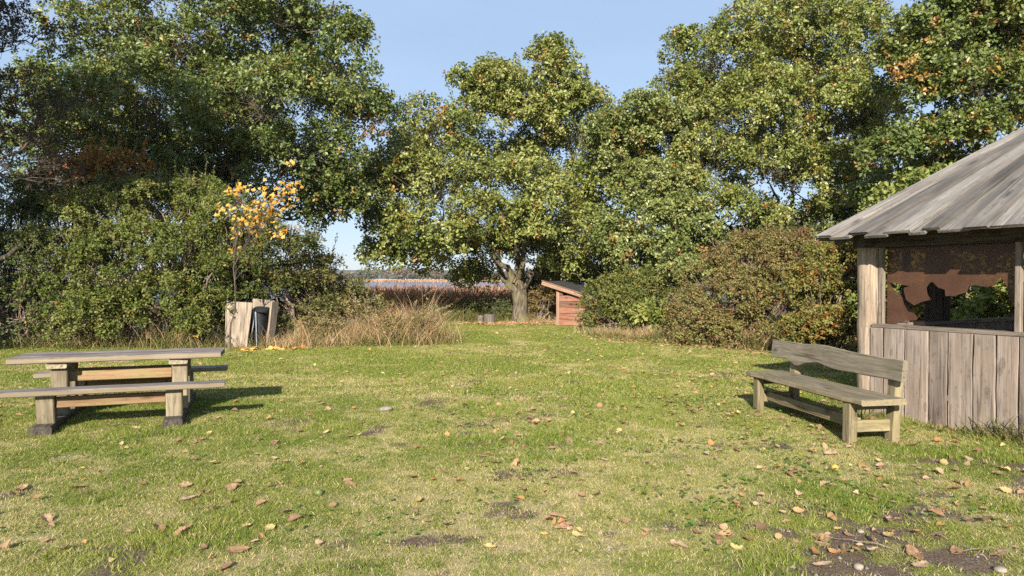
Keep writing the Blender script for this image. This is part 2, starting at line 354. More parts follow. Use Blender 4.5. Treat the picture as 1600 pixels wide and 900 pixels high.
def foliage(rng, lobes, n_leaf, L, clump_r, pal, autumn=(0., None), per_sprig=9, flat=.72, inner=.45, tip=None, zmin=.1):
    """lobes: list of (centre, radii). Returns leaf geometry and the clump centres with their lobe"""
    vol = np.array([np.prod(np.asarray(r)) ** (2 / 3) for c, r in lobes]); w = vol / vol.sum()
    base_area = clump_r ** 2 * .55
    cl_c, cl_u, cl_lobe = [], [], []
    for i, (c, r) in enumerate(lobes):
        k = max(5, int(vol[i] * 4.2 / base_area * .68))
        u = randdir(rng, k); u[:, 2] = np.where(u[:, 2] < -.55, -u[:, 2], u[:, 2])
        rad = inner + (1.12 - inner) * np.sqrt(rng.random((k, 1)))
        cl_c.append(np.asarray(c) + np.asarray(r) * u * rad); cl_u.append(u); cl_lobe += [i] * k
    cc = np.concatenate(cl_c); cu = np.concatenate(cl_u); cl_lobe = np.array(cl_lobe)
    ok = cc[:, 2] > zmin; cc, cu, cl_lobe = cc[ok], cu[ok], cl_lobe[ok]
    k = len(cc)
    cr = clump_r * (.42 + .95 * rng.random(k) ** 1.4); ctone = rng.random(k); dens = rng.uniform(.55, 1.35, k) * cr ** 2; dens /= dens.sum()
    ns = np.maximum(2, (n_leaf / per_sprig * dens).astype(int))
    si = np.repeat(np.arange(k), ns); s = len(si)
    su = unit(randdir(rng, s) + cu[si] * .45 + np.array([0, 0, .15]))
    sr = .25 + .75 * rng.random((s, 1)) ** .5
    sp = cc[si] + su * sr * cr[si, None] * np.array([1.1, 1.1, flat])
    sd = unit(su * .7 + cu[si] * .4 + np.array([0, 0, .45]) + rng.normal(0, .35, (s, 3)))
    aut = (rng.random(s) < autumn[0]) | (rng.random(k) < autumn[0] * .22)[si]
    li = np.repeat(np.arange(s), per_sprig); q = len(li)
    ang = np.tile(np.arange(per_sprig) * 2.4, s) + rng.random(s)[li] * 6.28
    d = sd[li]; a = unit(np.cross(d, np.array([.31, .17, .93]) + rng.normal(0, .05, 3))); b_ = np.cross(d, a)
    rd = np.cos(ang)[:, None] * a + np.sin(ang)[:, None] * b_
    ld = unit(d * rng.uniform(.1, .9, (q, 1)) + rd + rng.normal(0, .25, (q, 3)))
    spread = L * .95
    lp = sp[li] + d * rng.uniform(-1.2, .6, (q, 1)) * spread + rd * rng.uniform(0, .5, (q, 1)) * spread
    ln = unit(d * .9 + np.array([0, 0, .25]) + rng.normal(0, .55, (q, 3)))
    ll = L * rng.uniform(.65, 1.3, q)
    pal = np.asarray(pal, float)
    pal = pal * np.array([1.36, 1.38, 1.36])
    tone = np.clip(ctone[si][li] * .55 + rng.random(s)[li] * .25 + rng.random(q) * .2, 0, .999) * (len(pal) - 1)
    i_ = tone.astype(int); f = (tone - i_)[:, None]
    C = pal[i_] * (1 - f) + pal[i_ + 1] * f
    if autumn[1] is not None:
        ap = np.asarray(autumn[1], float); C = np.where(aut[li][:, None], ap[rng.integers(0, len(ap), q)], C)
    C = C * rng.uniform(.75, 1.25, (q, 1))
    return leaves_geo(lp, ld, ln, ll, ll * .62, np.clip(C, 0, 1)), cc, cl_lobe

OAK = [(.046, .072, .018), (.075, .102, .025), (.112, .134, .034), (.155, .16, .05)]
OAK_LIGHT = [(.072, .098, .022), (.115, .138, .032), (.160, .172, .044), (.205, .195, .062)]
OAK_COOL = [(.068, .092, .024), (.108, .132, .036), (.150, .168, .052), (.195, .195, .075)]
AUT = [(.30, .19, .04), (.34, .22, .05), (.27, .13, .04), (.22, .14, .05)]

def tree(name, label, base, trunk_r, fork, lobes, n_leaf, seed, L=.115, clump_r=.62, pal=OAK, autumn=(.03, AUT), bark='bark', lean=(0, 0), stems=None, cat='tree', group=None, leafm='leaf', twig_r=.018, per_sprig=9, zmin=.1, inner=.45):
    rng = np.random.default_rng(seed)
    base = np.array([base[0], base[1], float(gz(np.array(base[0]), np.array(base[1])))])
    t = root(name, base, 0, label, cat, group)
    nmain = len(lobes); lob = ragged(rng, [(np.asarray(c, float) - base, r) for c, r in lobes], 2, .30)
    (Vv, Ff, Cc), cc, cl = foliage(rng, lob, int(n_leaf * 1.8), L * .95, clump_r, pal, autumn, flat=.78, zmin=zmin, per_sprig=per_sprig, inner=inner)
    acc = Acc()
    stems = stems or [((0, 0), fork, trunk_r)]
    tops = []
    for (ox, oy), fh, tr_ in stems:
        top = np.array([ox + lean[0] * fh, oy + lean[1] * fh, fh])
        z = np.array([-.15, .03, .12, .3, .55, .8, 1.0]) * fh; z[0] = -.15
        f = z / fh
        P = np.stack([ox + lean[0] * z + rng.normal(0, tr_ * .12, 7), oy + lean[1] * z + rng.normal(0, tr_ * .12, 7), z], 1)
        rr = tr_ * np.array([1.6, 1.38, 1.14, 1.0, .96, .98, 1.0])
        tube(acc, P, rr, 12); tops.append((P[-1], tr_))
    nodes = []
    span = max(np.linalg.norm(c - tops[0][0]) for c, r in lob[:nmain]); a0 = rng.random() * 6.28
    for tp, tr_ in tops:                                     # the fork: a few stout limbs leave the trunk together
        nl = 5 if len(tops) == 1 else 3
        for m_ in range(nl):
            az = a0 + m_ * 6.283 / nl + rng.normal(0, .2); el = rng.uniform(.55, 1.25) if m_ else 1.35
            d = np.array([math.cos(az) * math.cos(el), math.sin(az) * math.cos(el), math.sin(el)])
            P, rr = limb(rng, tp - np.array([0, 0, tr_ * rng.uniform(.2, 1.1)]), tp + d * span * rng.uniform(.24, .36), tr_ * rng.uniform(.52, .72), tr_ * .15, 8, .045, -.03)
            tube(acc, P, rr, 9); nodes += [(P[j], rr[j], 0) for j in (4, 6, 8)]
    order = sorted(range(len(lob)), key=lambda i: (i >= nmain, min(np.linalg.norm(lob[i][0] - tp) for tp, _ in tops)))
    for i in order:
        c, r = lob[i]; size = float(np.mean(r))
        best = min(nodes, key=lambda nd: np.linalg.norm((c - nd[0]) * np.array([1, 1, 1.3])) * (1 if nd[0][2] < c[2] + .6 else 1.7) + .12 * nd[2])
        r0 = max(.022, best[1] * rng.uniform(.55, .8)); P, rr = limb(rng, best[0], c, r0, max(.014, r0 * .35), 8, .05, rng.uniform(-.02, .12))
        rr = np.maximum(rr, .012); tube(acc, P, rr, 7 if r0 > .06 else 5)
        nodes += [(P[j], rr[j], best[2] + j * .5) for j in (3, 5, 7)]
        for q in np.where(cl == i)[0]:
            j = rng.integers(3, 9); a = P[j]
            Pq, rq = limb(rng, a, cc[q], min(rr[j] * .6, twig_r * 1.6), twig_r * .35, 5, .10, rng.uniform(-.05, .1))
            tube(acc, Pq, rq, 3)
    obj('trunk', acc.mesh('trunk', M[bark], True), t)
    obj('crown', big_mesh('crown', Vv, Ff, M[leafm], Cc), t)
    return t
def lobes_px(lst, Y, depth=.85):
    """(px, py, half width, half height, dY) -> world lobes"""
    out = []
    for px, py, rx, ry, dy in lst:
        y = Y + dy; c = at(px, py, y); k = y / FPX
        out.append((c, (rx * k, max(rx, ry) * k * depth, ry * k)))
    return out

# ------------------------------------------------------------------ trees
AY = 26.4
tree('oak_tree', 'spreading oak standing alone in the middle at the end of the lawn', on_ground(812, 503), .29, 1.2,
     lobes_px([(856, 138, 46, 44, .3), (868, 96, 15, 28, .2), (825, 165, 44, 36, .4), (888, 170, 36, 40, .3), (765, 148, 48, 40, 0), (722, 140, 26, 24, .2), (690, 215, 66, 50, 0), (815, 205, 85, 62, .8), (905, 215, 62, 60, .5), (640, 262, 66, 48, -.6),
               (575, 290, 55, 46, -.8), (690, 300, 80, 55, -2.0), (800, 300, 75, 55, -2.2), (552, 312, 36, 26, -.5), (612, 352, 46, 36, -1), (690, 375, 58, 40, -2.0), (862, 345, 62, 44, -2.4), (935, 290, 52, 60, .2),
               (905, 395, 44, 30, -.8), (640, 400, 46, 22, -1.2), (770, 395, 45, 30, 1.8), (830, 270, 60, 55, 2.8), (720, 250, 70, 55, 2.6), (905, 330, 55, 50, 2.4), (600, 392, 26, 20, -.6), (925, 355, 40, 36, -.5), (760, 350, 50, 40, 1.5), (815, 375, 50, 32, 1.4), (850, 400, 40, 26, 1.6), (700, 400, 46, 28, 1.0), (745, 430, 34, 18, 1.6), (890, 420, 34, 20, 1.2), (610, 320, 60, 50, .8)], AY),
     88000, 11, L=.125, pal=OAK_LIGHT, autumn=(.035, AUT), clump_r=.60)
BY = 23.0
tree('oak_tree', 'huge dark oak towering over the hedge at the left', (-10.2, BY), .42, 2.6,
     lobes_px([(450, 45, 88, 70, 0), (500, 135, 80, 58, -.5), (400, 165, 100, 66, -1.5), (300, 50, 100, 70, -.5), (180, 65, 88, 58, 0), (250, 165, 100, 70, -1.5), (140, 165, 90, 70, 0), (552, 195, 52, 40, .2),
               (470, 245, 84, 42, -.5), (350, 255, 90, 42, -.3), (230, 262, 90, 40, .5), (520, 290, 50, 34, .6), (470, 340, 40, 30, 1.0), (380, -50, 130, 60, .5), (230, -60, 120, 60, .5), (540, 60, 20, 30, 0), (590, 175, 18, 18, 0), (110, 250, 80, 50, 1), (420, 150, 120, 80, 2.6), (260, 140, 130, 90, 2.6), (60, 200, 60, 80, 2.0), (350, 210, 80, 50, 2.2), (250, 245, 80, 40, 2.2), (430, 240, 70, 40, 2.0), (180, 220, 80, 50, 2.4), (505, 325, 34, 22, .4), (540, 318, 26, 18, .2), (400, 290, 80, 30, 1.2), (300, 300, 90, 34, 1.5), (200, 310, 80, 40, 1.5), (120, 310, 70, 50, 2), (400, 60, 90, 60, 2)], BY),
     100000, 12, L=.125, pal=OAK, autumn=(.03, AUT), clump_r=.58)
DY = 25.0
tree('oak_tree', 'tall round oak with several stems rising behind the reddish bramble', (9.6, DY), .20, 2.2,
     lobes_px([(1220, 55, 88, 60, 0), (1125, 95, 70, 55, 0), (1300, 78, 66, 56, 0), (1340, 40, 30, 30, .3), (1078, 165, 50, 50, .2), (1175, 180, 92, 60, -1.0), (1290, 180, 84, 62, -1), (1110, 265, 72, 52, -1), (1210, 280, 86, 56, -1.6), (1310, 280, 66, 52, -1),
               (1150, 345, 60, 36, -1.0), (1260, 350, 56, 36, -.5), (1368, 200, 36, 70, .5), (1200, 120, 90, 70, 2.5), (1290, 240, 80, 80, 2.4), (1120, 200, 70, 80, 2.2), (1060, 75, 18, 22, 0), (1340, 340, 40, 34, .6)], DY),
     80000, 13, L=.115, pal=OAK_LIGHT, autumn=(.045, AUT), clump_r=.55, stems=[((-.5, 0), 2.4, .18), ((.35, .2), 2.8, .20), ((1.3, -.2), 2.2, .15)])
EY = 24.2
tree('oak_tree', 'lower grey green oak between the lone oak and the tall round oak', (4.9, EY + .5), .19, 1.9,
     lobes_px([(985, 205, 46, 42, 0), (945, 225, 26, 36, .6), (1040, 215, 46, 50, .3), (960, 285, 46, 46, .4), (1030, 300, 60, 46, -.6), (1005, 365, 62, 36, -1.2), (1075, 345, 50, 42, -1), (1045, 405, 48, 34, -2.0), (970, 395, 40, 26, -.6), (1095, 400, 40, 26, -.8), (1000, 270, 60, 60, 2)], EY),
     42000, 14, L=.115, pal=OAK_COOL, autumn=(.04, AUT), clump_r=.52)
FY = 18.5
tree('oak_tree', 'oak with larger leaves and orange sprigs behind the hut roof', (12.6, FY + .5), .25, 2.3,
     lobes_px([(1470, 60, 70, 54, 0), (1565, 40, 74, 56, 0), (1440, 140, 56, 46, 0), (1535, 140, 70, 50, -.6), (1620, 120, 60, 60, 0), (1410, 235, 52, 36, -.4), (1500, 220, 70, 44, 0), (1590, 220, 70, 46, .4), (1650, 30, 70, 60, .3), (1400, 310, 46, 40, .6),
               (1540, -40, 110, 50, .3), (1520, 100, 90, 90, 2.2), (1480, 310, 80, 50, 1.2), (1600, 300, 70, 50, 1.5), (1400, 90, 22, 22, 0)], FY),
     56000, 15, L=.125, pal=OAK, autumn=(.06, AUT), clump_r=.46)
# half bare, dark purple-brown tree at the left edge
DARK = [(.024, .024, .014), (.034, .029, .019), (.042, .030, .022), (.042, .046, .02)]
tree('thorn_tree', 'half bare dark thorn tree with purple brown twigs at the left edge', (-12.2, 15.8), .16, 1.6,
     lobes_px([(30, 60, 60, 60, 0), (-10, 150, 70, 70, 0), (60, 190, 60, 60, 0), (20, 260, 60, 50, 0), (100, 290, 46, 34, .3), (-60, 220, 60, 70, 0), (-50, 60, 60, 70, 0), (10, -10, 40, 30, 0)], 15.8),
     9000, 16, L=.07, pal=DARK, autumn=(.02, [(.20, .05, .03), (.24, .10, .03)]), clump_r=.34, bark='bark_dark', twig_r=.010, leafm='bush_leaf')
# the trees beyond the left edge whose shade falls on the left bushes
tree('oak_tree', 'tall dark oak left of the picnic table beyond the edge of the picture', (-14.6, 4.5), .35, 4.5,
     [((-14.4, 4.5, 11), (2.6, 2.4, 1.9)), ((-12.6, 4.6, 12.2), (2.0, 2.2, 1.7)), ((-16.4, 4.2, 9.8), (2.2, 2.2, 1.8)), ((-14.8, 4.5, 13.4), (2.4, 2.2, 1.5)), ((-17.2, 4.5, 12.5), (2.0, 2.0, 1.8)), ((-16.6, 4.6, 7.4), (1.8, 1.8, 1.8)), ((-15.9, 4.6, 5.6), (1.4, 1.6, 1.4))],
     13000, 17, L=.34, pal=OAK, clump_r=.8)

# ------------------------------------------------------------------ bushes
BUSH = [(.046, .066, .014), (.076, .098, .020), (.110, .122, .030), (.155, .145, .048)]
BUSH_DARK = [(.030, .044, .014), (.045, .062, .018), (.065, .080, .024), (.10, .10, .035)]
RUST = [(.10, .088, .030), (.15, .118, .044), (.125, .132, .036), (.20, .15, .068)]
RUSTY = [(.19, .105, .055), (.15, .11, .045), (.23, .10, .05)]
YEL = [(.08, .088, .022), (.12, .12, .03), (.165, .145, .038), (.10, .10, .028)]
def bush(name, label, base, lobes, n_leaf, seed, L=.055, pal=BUSH, autumn=(.02, AUT), clump_r=.30, cat='bush', group=None, nstem=6):
    rng = np.random.default_rng(seed)
    base = np.array([base[0], base[1], float(gz(np.array(base[0]), np.array(base[1])))])
    t = root(name, base, 0, label, cat, group)
    lob = ragged(rng, [(np.asarray(c, float) - base, r) for c, r in lobes], 2, .36)
    (Vv, Ff, Cc), cc, cl = foliage(rng, lob, int(n_leaf * 1.75), L * 1.2, clump_r, pal, autumn, per_sprig=8, flat=.85, inner=.5, zmin=.03)
    acc = Acc()
    feet = [np.array([rng.normal(0, .35), rng.normal(0, .3), -.05]) for _ in range(nstem)]
    for i, (c, r) in enumerate(lob):
        f = feet[rng.integers(nstem)] + np.array([c[0] * .5, c[1] * .4, 0])
        P, rr = limb(rng, f, c, .05, .02, 6, .05, .1); tube(acc, P, rr, 5)
        qs = np.where(cl == i)[0]
        for q in qs[::2]:
            j = rng.integers(1, 7); e = cc[q] + unit(cc[q] - P[j]) * clump_r * rng.uniform(.3, 1.1)
            Pq, rq = limb(rng, P[j], e, .014, .004, 4, .08, rng.uniform(-.1, .2)); tube(acc, Pq, rq, 3)
    ks = 14 * nstem; pick = rng.integers(0, len(cc), ks); SV, SF, SC, no = [Vv], [Ff], [Cc], len(Vv); pa = np.asarray(pal) * 1.4
    for q in pick:
        u = unit(cc[q] - np.array([0, 0, .8]) + rng.normal(0, .5, 3)); u = unit(u * np.array([1, 1, .6]) + np.array([0, 0, .55]) + rng.normal(0, .3, 3)); Ls = rng.uniform(.3, .95)
        Pq, rq = limb(rng, cc[q], cc[q] + u * Ls, .007, .002, 5, .05, .06); tube(acc, Pq, rq, 3)
        if rng.random() < .3: continue
        kk = int(Ls * 55); tt = rng.random(kk); pts = np.stack([np.interp(tt, np.linspace(0, 1, 6), Pq[:, j]) for j in range(3)], 1)
        v_, f_, c_ = leaves_geo(pts, unit(u + rng.normal(0, .8, (kk, 3))), unit(rng.normal(0, .7, (kk, 3)) + np.array([0, -.3, .6])), L * rng.uniform(.7, 1.3, kk), L * .7, np.clip(pa[rng.integers(0, len(pa), kk)] * rng.uniform(.7, 1.25, (kk, 1)), 0, 1))
        SV.append(v_); SF.append(f_ + no); SC.append(c_); no += len(v_)
    Vv, Ff, Cc = np.concatenate(SV), np.concatenate(SF), np.concatenate(SC)
    obj('stems', acc.mesh('stems', M['twig'], True), t)
    obj('foliage', big_mesh('foliage', Vv, Ff, M['bush_leaf'], Cc), t)
    return t
HB = 'bushes of the hedge along the left side'
HY = 17.6
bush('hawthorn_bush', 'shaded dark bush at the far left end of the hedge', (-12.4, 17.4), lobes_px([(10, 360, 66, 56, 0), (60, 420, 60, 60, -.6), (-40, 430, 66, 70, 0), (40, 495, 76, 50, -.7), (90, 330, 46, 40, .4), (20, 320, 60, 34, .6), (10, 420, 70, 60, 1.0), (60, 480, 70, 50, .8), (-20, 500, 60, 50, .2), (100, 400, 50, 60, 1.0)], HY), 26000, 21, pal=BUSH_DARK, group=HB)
bush('hawthorn_bush', 'wide bush behind the left half of the picnic table', (-10.2, 17.8), lobes_px([(150, 345, 62, 46, 0), (120, 420, 58, 56, -.7), (180, 430, 56, 60, -1), (140, 500, 70, 46, -1), (210, 500, 54, 46, -.8), (170, 320, 50, 28, .6)], HY), 19000, 22, group=HB)
bush('hawthorn_bush', 'bush in the middle of the hedge straight behind the table right end', (-8.0, 17.6), lobes_px([(255, 335, 62, 46, 0), (230, 395, 56, 50, -.5), (290, 415, 60, 58, -1), (250, 480, 64, 50, -1.1), (310, 495, 46, 44, -1), (215, 305, 40, 20, .8), (280, 310, 44, 22, .8)], HY), 20000, 23, group=HB)
bush('hawthorn_bush', 'bush with the wooden bin screen and yellow maple in front of it', (-6.3, 17.9), lobes_px([(345, 350, 56, 50, .2), (400, 385, 52, 46, .2), (345, 430, 52, 50, -.3), (400, 445, 50, 46, 0), (330, 500, 30, 40, -.5), (380, 490, 50, 44, .3), (440, 400, 40, 36, .4), (310, 310, 40, 24, .8)], HY), 19000, 24, group=HB)
bush('hawthorn_bush', 'rounded low bush at the right end of the left hedge behind dry grass', (-5.0, 18.4), lobes_px([(462, 415, 40, 40, 0), (445, 465, 40, 44, -.3), (490, 470, 38, 40, .2), (530, 480, 40, 32, .8), (470, 505, 44, 30, 0), (560, 490, 36, 24, 1.2), (492, 425, 30, 26, .4), (515, 455, 28, 22, .8)], HY + .5), 15000, 25, pal=[(.045, .055, .016), (.08, .085, .025), (.12, .11, .04), (.17, .14, .06)], group=HB)
bush('weed_bush', 'scruffy green weed clump in the middle of the dry grass', (-3.5, 17.6), lobes_px([(550, 496, 30, 20, .1), (612, 512, 28, 15, -.1), (655, 520, 20, 11, -.1), (500, 512, 30, 18, -.3)], 17.8), 4200, 39, L=.05, pal=[(.07, .075, .02), (.11, .105, .035), (.17, .14, .06), (.24, .18, .09)], autumn=(.06, [(.30, .13, .07), (.34, .22, .12)]), clump_r=.2)
bush('rowan_bush', 'small shrub with rusty orange leaves above the left hedge', (-10.8, 18.9), lobes_px([(150, 275, 46, 20, 0), (185, 268, 32, 16, 0), (130, 295, 36, 14, 0), (160, 310, 44, 24, .2)], 18.9), 2600, 26, L=.09, pal=[(.10, .08, .02), (.17, .10, .025), (.26, .10, .02), (.20, .09, .025)], clump_r=.28)
RB = 'bushes along the right side of the lawn'
bush('hawthorn_bush', 'round green bush beside the red shed', (2.9 + .6, 21.9), lobes_px([(975, 470, 46, 34, 0), (940, 480, 28, 34, .1), (1020, 470, 42, 38, 0), (960, 505, 44, 20, -.3), (1025, 505, 36, 22, -.4), (990, 445, 40, 22, .5), (1060, 450, 30, 30, .8)], 21.9), 20000, 31, pal=[(.050, .066, .015), (.080, .098, .022), (.115, .125, .032), (.16, .145, .05)], group=RB)
bush('oak_sapling', 'pale green leafy sapling at the foot of the bush by the shed', (4.1, 20.6), lobes_px([(1028, 492, 26, 14, 0), (1012, 500, 18, 12, 0), (1040, 505, 18, 12, 0)], 20.4), 1100, 36, L=.12, pal=OAK_LIGHT, clump_r=.22, cat='sapling', nstem=2)
bush('bramble_bush', 'big reddish brown thorny thicket right of the lawn', (6.2, 18.0), lobes_px([(1120, 440, 46, 46, .2), (1175, 415, 52, 48, 0), (1235, 425, 56, 54, 0), (1090, 490, 40, 46, -.2), (1150, 490, 54, 50, -.8), (1215, 500, 54, 46, -1.2), (1200, 390, 50, 24, .4), (1255, 395, 44, 28, .6), (1100, 520, 40, 26, -.6), (1190, 450, 70, 40, .6), (1160, 520, 60, 26, -.9)], 17.8), 48000, 32, L=.045, pal=RUST, autumn=(.15, RUSTY), clump_r=.27, group=RB, nstem=9)
bush('bramble_bush', 'green and orange thicket just left of the hut corner post', (6.9, 15.4), lobes_px([(1300, 430, 44, 50, .4), (1330, 470, 36, 56, 0), (1270, 470, 40, 50, -.2), (1295, 515, 50, 36, -.6), (1350, 520, 40, 36, -.2), (1330, 410, 44, 36, .9), (1255, 520, 30, 26, -.6)], 15.4), 26000, 33, L=.055, pal=YEL, autumn=(.14, [(.26, .10, .03), (.30, .15, .03), (.20, .08, .03)]), clump_r=.26, group=RB, nstem=7)
bush('bramble_bush', 'leafy green bush seen through the hut window', (8.2, 13.6), [((7.7, 13.4, 1.3), (1.0, .9, 1.2)), ((8.3, 12.9, 1.4), (1.1, .9, 1.3)), ((9.4, 12.5, 1.4), (1.2, .9, 1.3)), ((8.3, 13.8, 2.7), (1.3, .8, .9)), ((9.2, 13.2, 2.8), (1.5, .8, 1.0)), ((10.8, 12, 1.6), (1.2, 1, 1.4))], 30000, 34, L=.09, pal=OAK_LIGHT, autumn=(.05, AUT), clump_r=.32, group=RB)
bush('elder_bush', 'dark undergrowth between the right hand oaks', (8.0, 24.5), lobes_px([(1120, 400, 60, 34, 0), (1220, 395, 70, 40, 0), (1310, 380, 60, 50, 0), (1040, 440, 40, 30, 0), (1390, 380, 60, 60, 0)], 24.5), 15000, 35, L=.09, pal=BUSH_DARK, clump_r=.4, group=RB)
bush('nettle_bush', 'low brown scrub between the oak trunk and the red shed', (1.0, 26.8), lobes_px([(845, 478, 22, 20, 0), (862, 490, 14, 18, .2), (835, 495, 20, 12, 0), (856, 462, 14, 14, .4)], 26.8), 5000, 37, L=.05, pal=[(.10, .075, .03), (.15, .10, .04), (.09, .085, .03), (.18, .12, .06)], clump_r=.22)
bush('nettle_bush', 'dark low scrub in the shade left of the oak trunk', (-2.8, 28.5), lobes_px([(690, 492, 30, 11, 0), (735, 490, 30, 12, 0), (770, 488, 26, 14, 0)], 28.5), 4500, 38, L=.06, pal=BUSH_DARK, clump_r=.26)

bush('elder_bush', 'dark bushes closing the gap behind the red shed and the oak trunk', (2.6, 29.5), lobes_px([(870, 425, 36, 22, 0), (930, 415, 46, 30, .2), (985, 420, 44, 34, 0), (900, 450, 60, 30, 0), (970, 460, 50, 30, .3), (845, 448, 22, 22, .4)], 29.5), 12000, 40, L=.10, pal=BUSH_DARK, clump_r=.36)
# ------------------------------------------------------------------ grass
def blades(rng, P, h, w, lean, C, bend=.5, segs=2):
    """grass blades as tapered bent strips; P (n,3) feet"""
    n_ = len(P); h = np.broadcast_to(h, (n_,)); w = np.broadcast_to(w, (n_,))
    a = rng.random(n_) * 6.283; d = np.stack([np.cos(a), np.sin(a), np.zeros(n_)], 1)
    b2 = rng.random(n_) * 6.283; s = np.stack([np.cos(b2), np.sin(b2), np.zeros(n_)], 1)
    lv = np.broadcast_to(lean, (n_,)) * rng.uniform(.3, 1.4, n_)
    rows = []
    for k in range(segs + 1):
        t = k / segs
        c = P + np.array([0, 0, 1.]) * (h * t * (1 - .35 * lv * t))[:, None] + d * (h * lv * (t * .5 + bend * t * t))[:, None]
        if k < segs:
            rows += [c - s * (w * (1 - t * .6) / 2)[:, None], c + s * (w * (1 - t * .6) / 2)[:, None]]
        else: rows += [c]
    Vv = np.stack(rows, 1); m_ = Vv.shape[1]; o = np.arange(n_)[:, None] * m_
    tri = []
    for k in range(segs - 1): tri += [[2 * k, 2 * k + 1, 2 * k + 3], [2 * k, 2 * k + 3, 2 * k + 2]]
    tri += [[2 * (segs - 1), 2 * (segs - 1) + 1, 2 * segs]]
    Ff = (o[:, None] + np.array(tri)[None]).reshape(-1, 3)
    return Vv.reshape(-1, 3), Ff, np.repeat(C, m_, 0)

GREEN = np.array([(.095, .150, .022), (.150, .205, .030), (.21, .245, .045), (.27, .27, .07)])
STRAW = np.array([(.46, .38, .19), (.56, .47, .27), (.38, .33, .14), (.31, .30, .09)])
tuft_col = bpy.data.collections.new('grass_tufts')
def tuft(i, rng, nb, r, h, w, pal, straw_part):
    a = rng.random(nb) * 6.283; q = r * np.sqrt(rng.random(nb))
    P = np.stack([q * np.cos(a), q * np.sin(a), np.full(nb, -.004)], 1)
    C = pal[rng.integers(0, len(pal), nb)] * rng.uniform(.75, 1.25, (nb, 1))
    k = rng.random(nb) < straw_part; C[k] = STRAW[rng.integers(0, 4, k.sum())]
    me = big_mesh('tuft', *blades(rng, P, h * rng.uniform(.45, 1.25, nb), w, .9, C)[:2], M['blade'], np.repeat(C, 5, 0))
    o = bpy.data.objects.new('%02d_tuft' % i, me); tuft_col.objects.link(o)
rg = np.random.default_rng(5)
for i in range(5): tuft(i, rg, 34, .075, .042, .0042, GREEN[[0, 1, 1, 2]] if i < 3 else GREEN[[1, 2, 2, 3]], .10)
for i in range(5, 8): tuft(i, rg, 34, .085, .034, .0036, STRAW, 1.)
for i in range(8, 11): tuft(i, rg, 80, .20, .05, .009, GREEN[[0, 1, 2, 2]] if i < 10 else GREEN[[1, 2, 3, 3]], .14)
for i in range(11, 13): tuft(i, rg, 70, .20, .035, .008, STRAW, 1.)

def gn_tufts(name):
    ng = bpy.data.node_groups.new(name, 'GeometryNodeTree')
    ng.interface.new_socket('Geometry', in_out='INPUT', socket_type='NodeSocketGeometry'); ng.interface.new_socket('Geometry', in_out='OUTPUT', socket_type='NodeSocketGeometry')
    N = ng.nodes; L_ = ng.links
    gi, go = N.new('NodeGroupInput'), N.new('NodeGroupOutput')
    ip = N.new('GeometryNodeInstanceOnPoints'); ci = N.new('GeometryNodeCollectionInfo'); ci.inputs[0].default_value = tuft_col
    ci.inputs['Separate Children'].default_value = True; ci.inputs['Reset Children'].default_value = True
    ip.inputs['Pick Instance'].default_value = True
    def attr(nm, ty):
        a = N.new('GeometryNodeInputNamedAttribute'); a.data_type = ty; a.inputs['Name'].default_value = nm; return a.outputs['Attribute']
    L_.new(gi.outputs[0], ip.inputs['Points']); L_.new(ci.outputs[0], ip.inputs['Instance'])
    L_.new(attr('variant', 'INT'), ip.inputs['Instance Index'])
    L_.new(attr('rot', 'FLOAT_VECTOR'), ip.inputs['Rotation']); L_.new(attr('scl', 'FLOAT_VECTOR'), ip.inputs['Scale'])
    L_.new(ip.outputs[0], go.inputs[0])
    return ng
NG = gn_tufts('grass_scatter')
def scatter(name, P, variant, rz, scl):
    me = bpy.data.meshes.new(name); k = len(P)
    me.vertices.add(k); me.vertices.foreach_set('co', np.ascontiguousarray(P, np.float32).ravel())
    a = me.attributes.new('variant', 'INT', 'POINT'); a.data.foreach_set('value', variant.astype(np.int32))
    a = me.attributes.new('rot', 'FLOAT_VECTOR', 'POINT'); a.data.foreach_set('vector', np.stack([np.zeros(k), np.zeros(k), rz], 1).astype(np.float32).ravel())
    a = me.attributes.new('scl', 'FLOAT_VECTOR', 'POINT'); a.data.foreach_set('vector', scl.astype(np.float32).ravel())
    me.materials.append(M['blade'])
    o = obj(name, me); md = o.modifiers.new('scatter', 'NODES'); md.node_group = NG
    return tag(o, kind='stuff')
def points(y0, y1, dens, margin=.5):
    k = int(dens * (.72 * (y1 ** 2 - y0 ** 2) + 2 * margin * (y1 - y0)) * 1.35)
    y = np.sqrt(rg.uniform(y0 ** 2, y1 ** 2, k)); x = rg.uniform(-1, 1, k) * (.73 * y + margin)
    return x, y
HC, HU, HN = np.array([4.30, 8.39]), np.array([.467, -.884]), np.array([.884, .467])   # hut corner, along wall, inwards
def in_hut(x, y, pad=-.05):
    dx, dy = x - HC[0], y - HC[1]; a = dx * HU[0] + dy * HU[1]; b_ = dx * HN[0] + dy * HN[1]
    return (a > -pad - .1) & (b_ > -pad) & (a < 4) & (b_ < 4)
def lawn_edge(x, y):      # True where mown lawn grows
    back = 17.0 + 0 * x
    back = np.where(x > -4.6, 19.0, back); back = np.where(x > -2.6, 26.5, back); back = np.where(x > 1.6, 24, back); back = np.where(x > 2.6, 20.8, back); back = np.where(x > 4.4, 17.2, back); back = np.where(x > 6.0, 15.6, back)
    return y < back
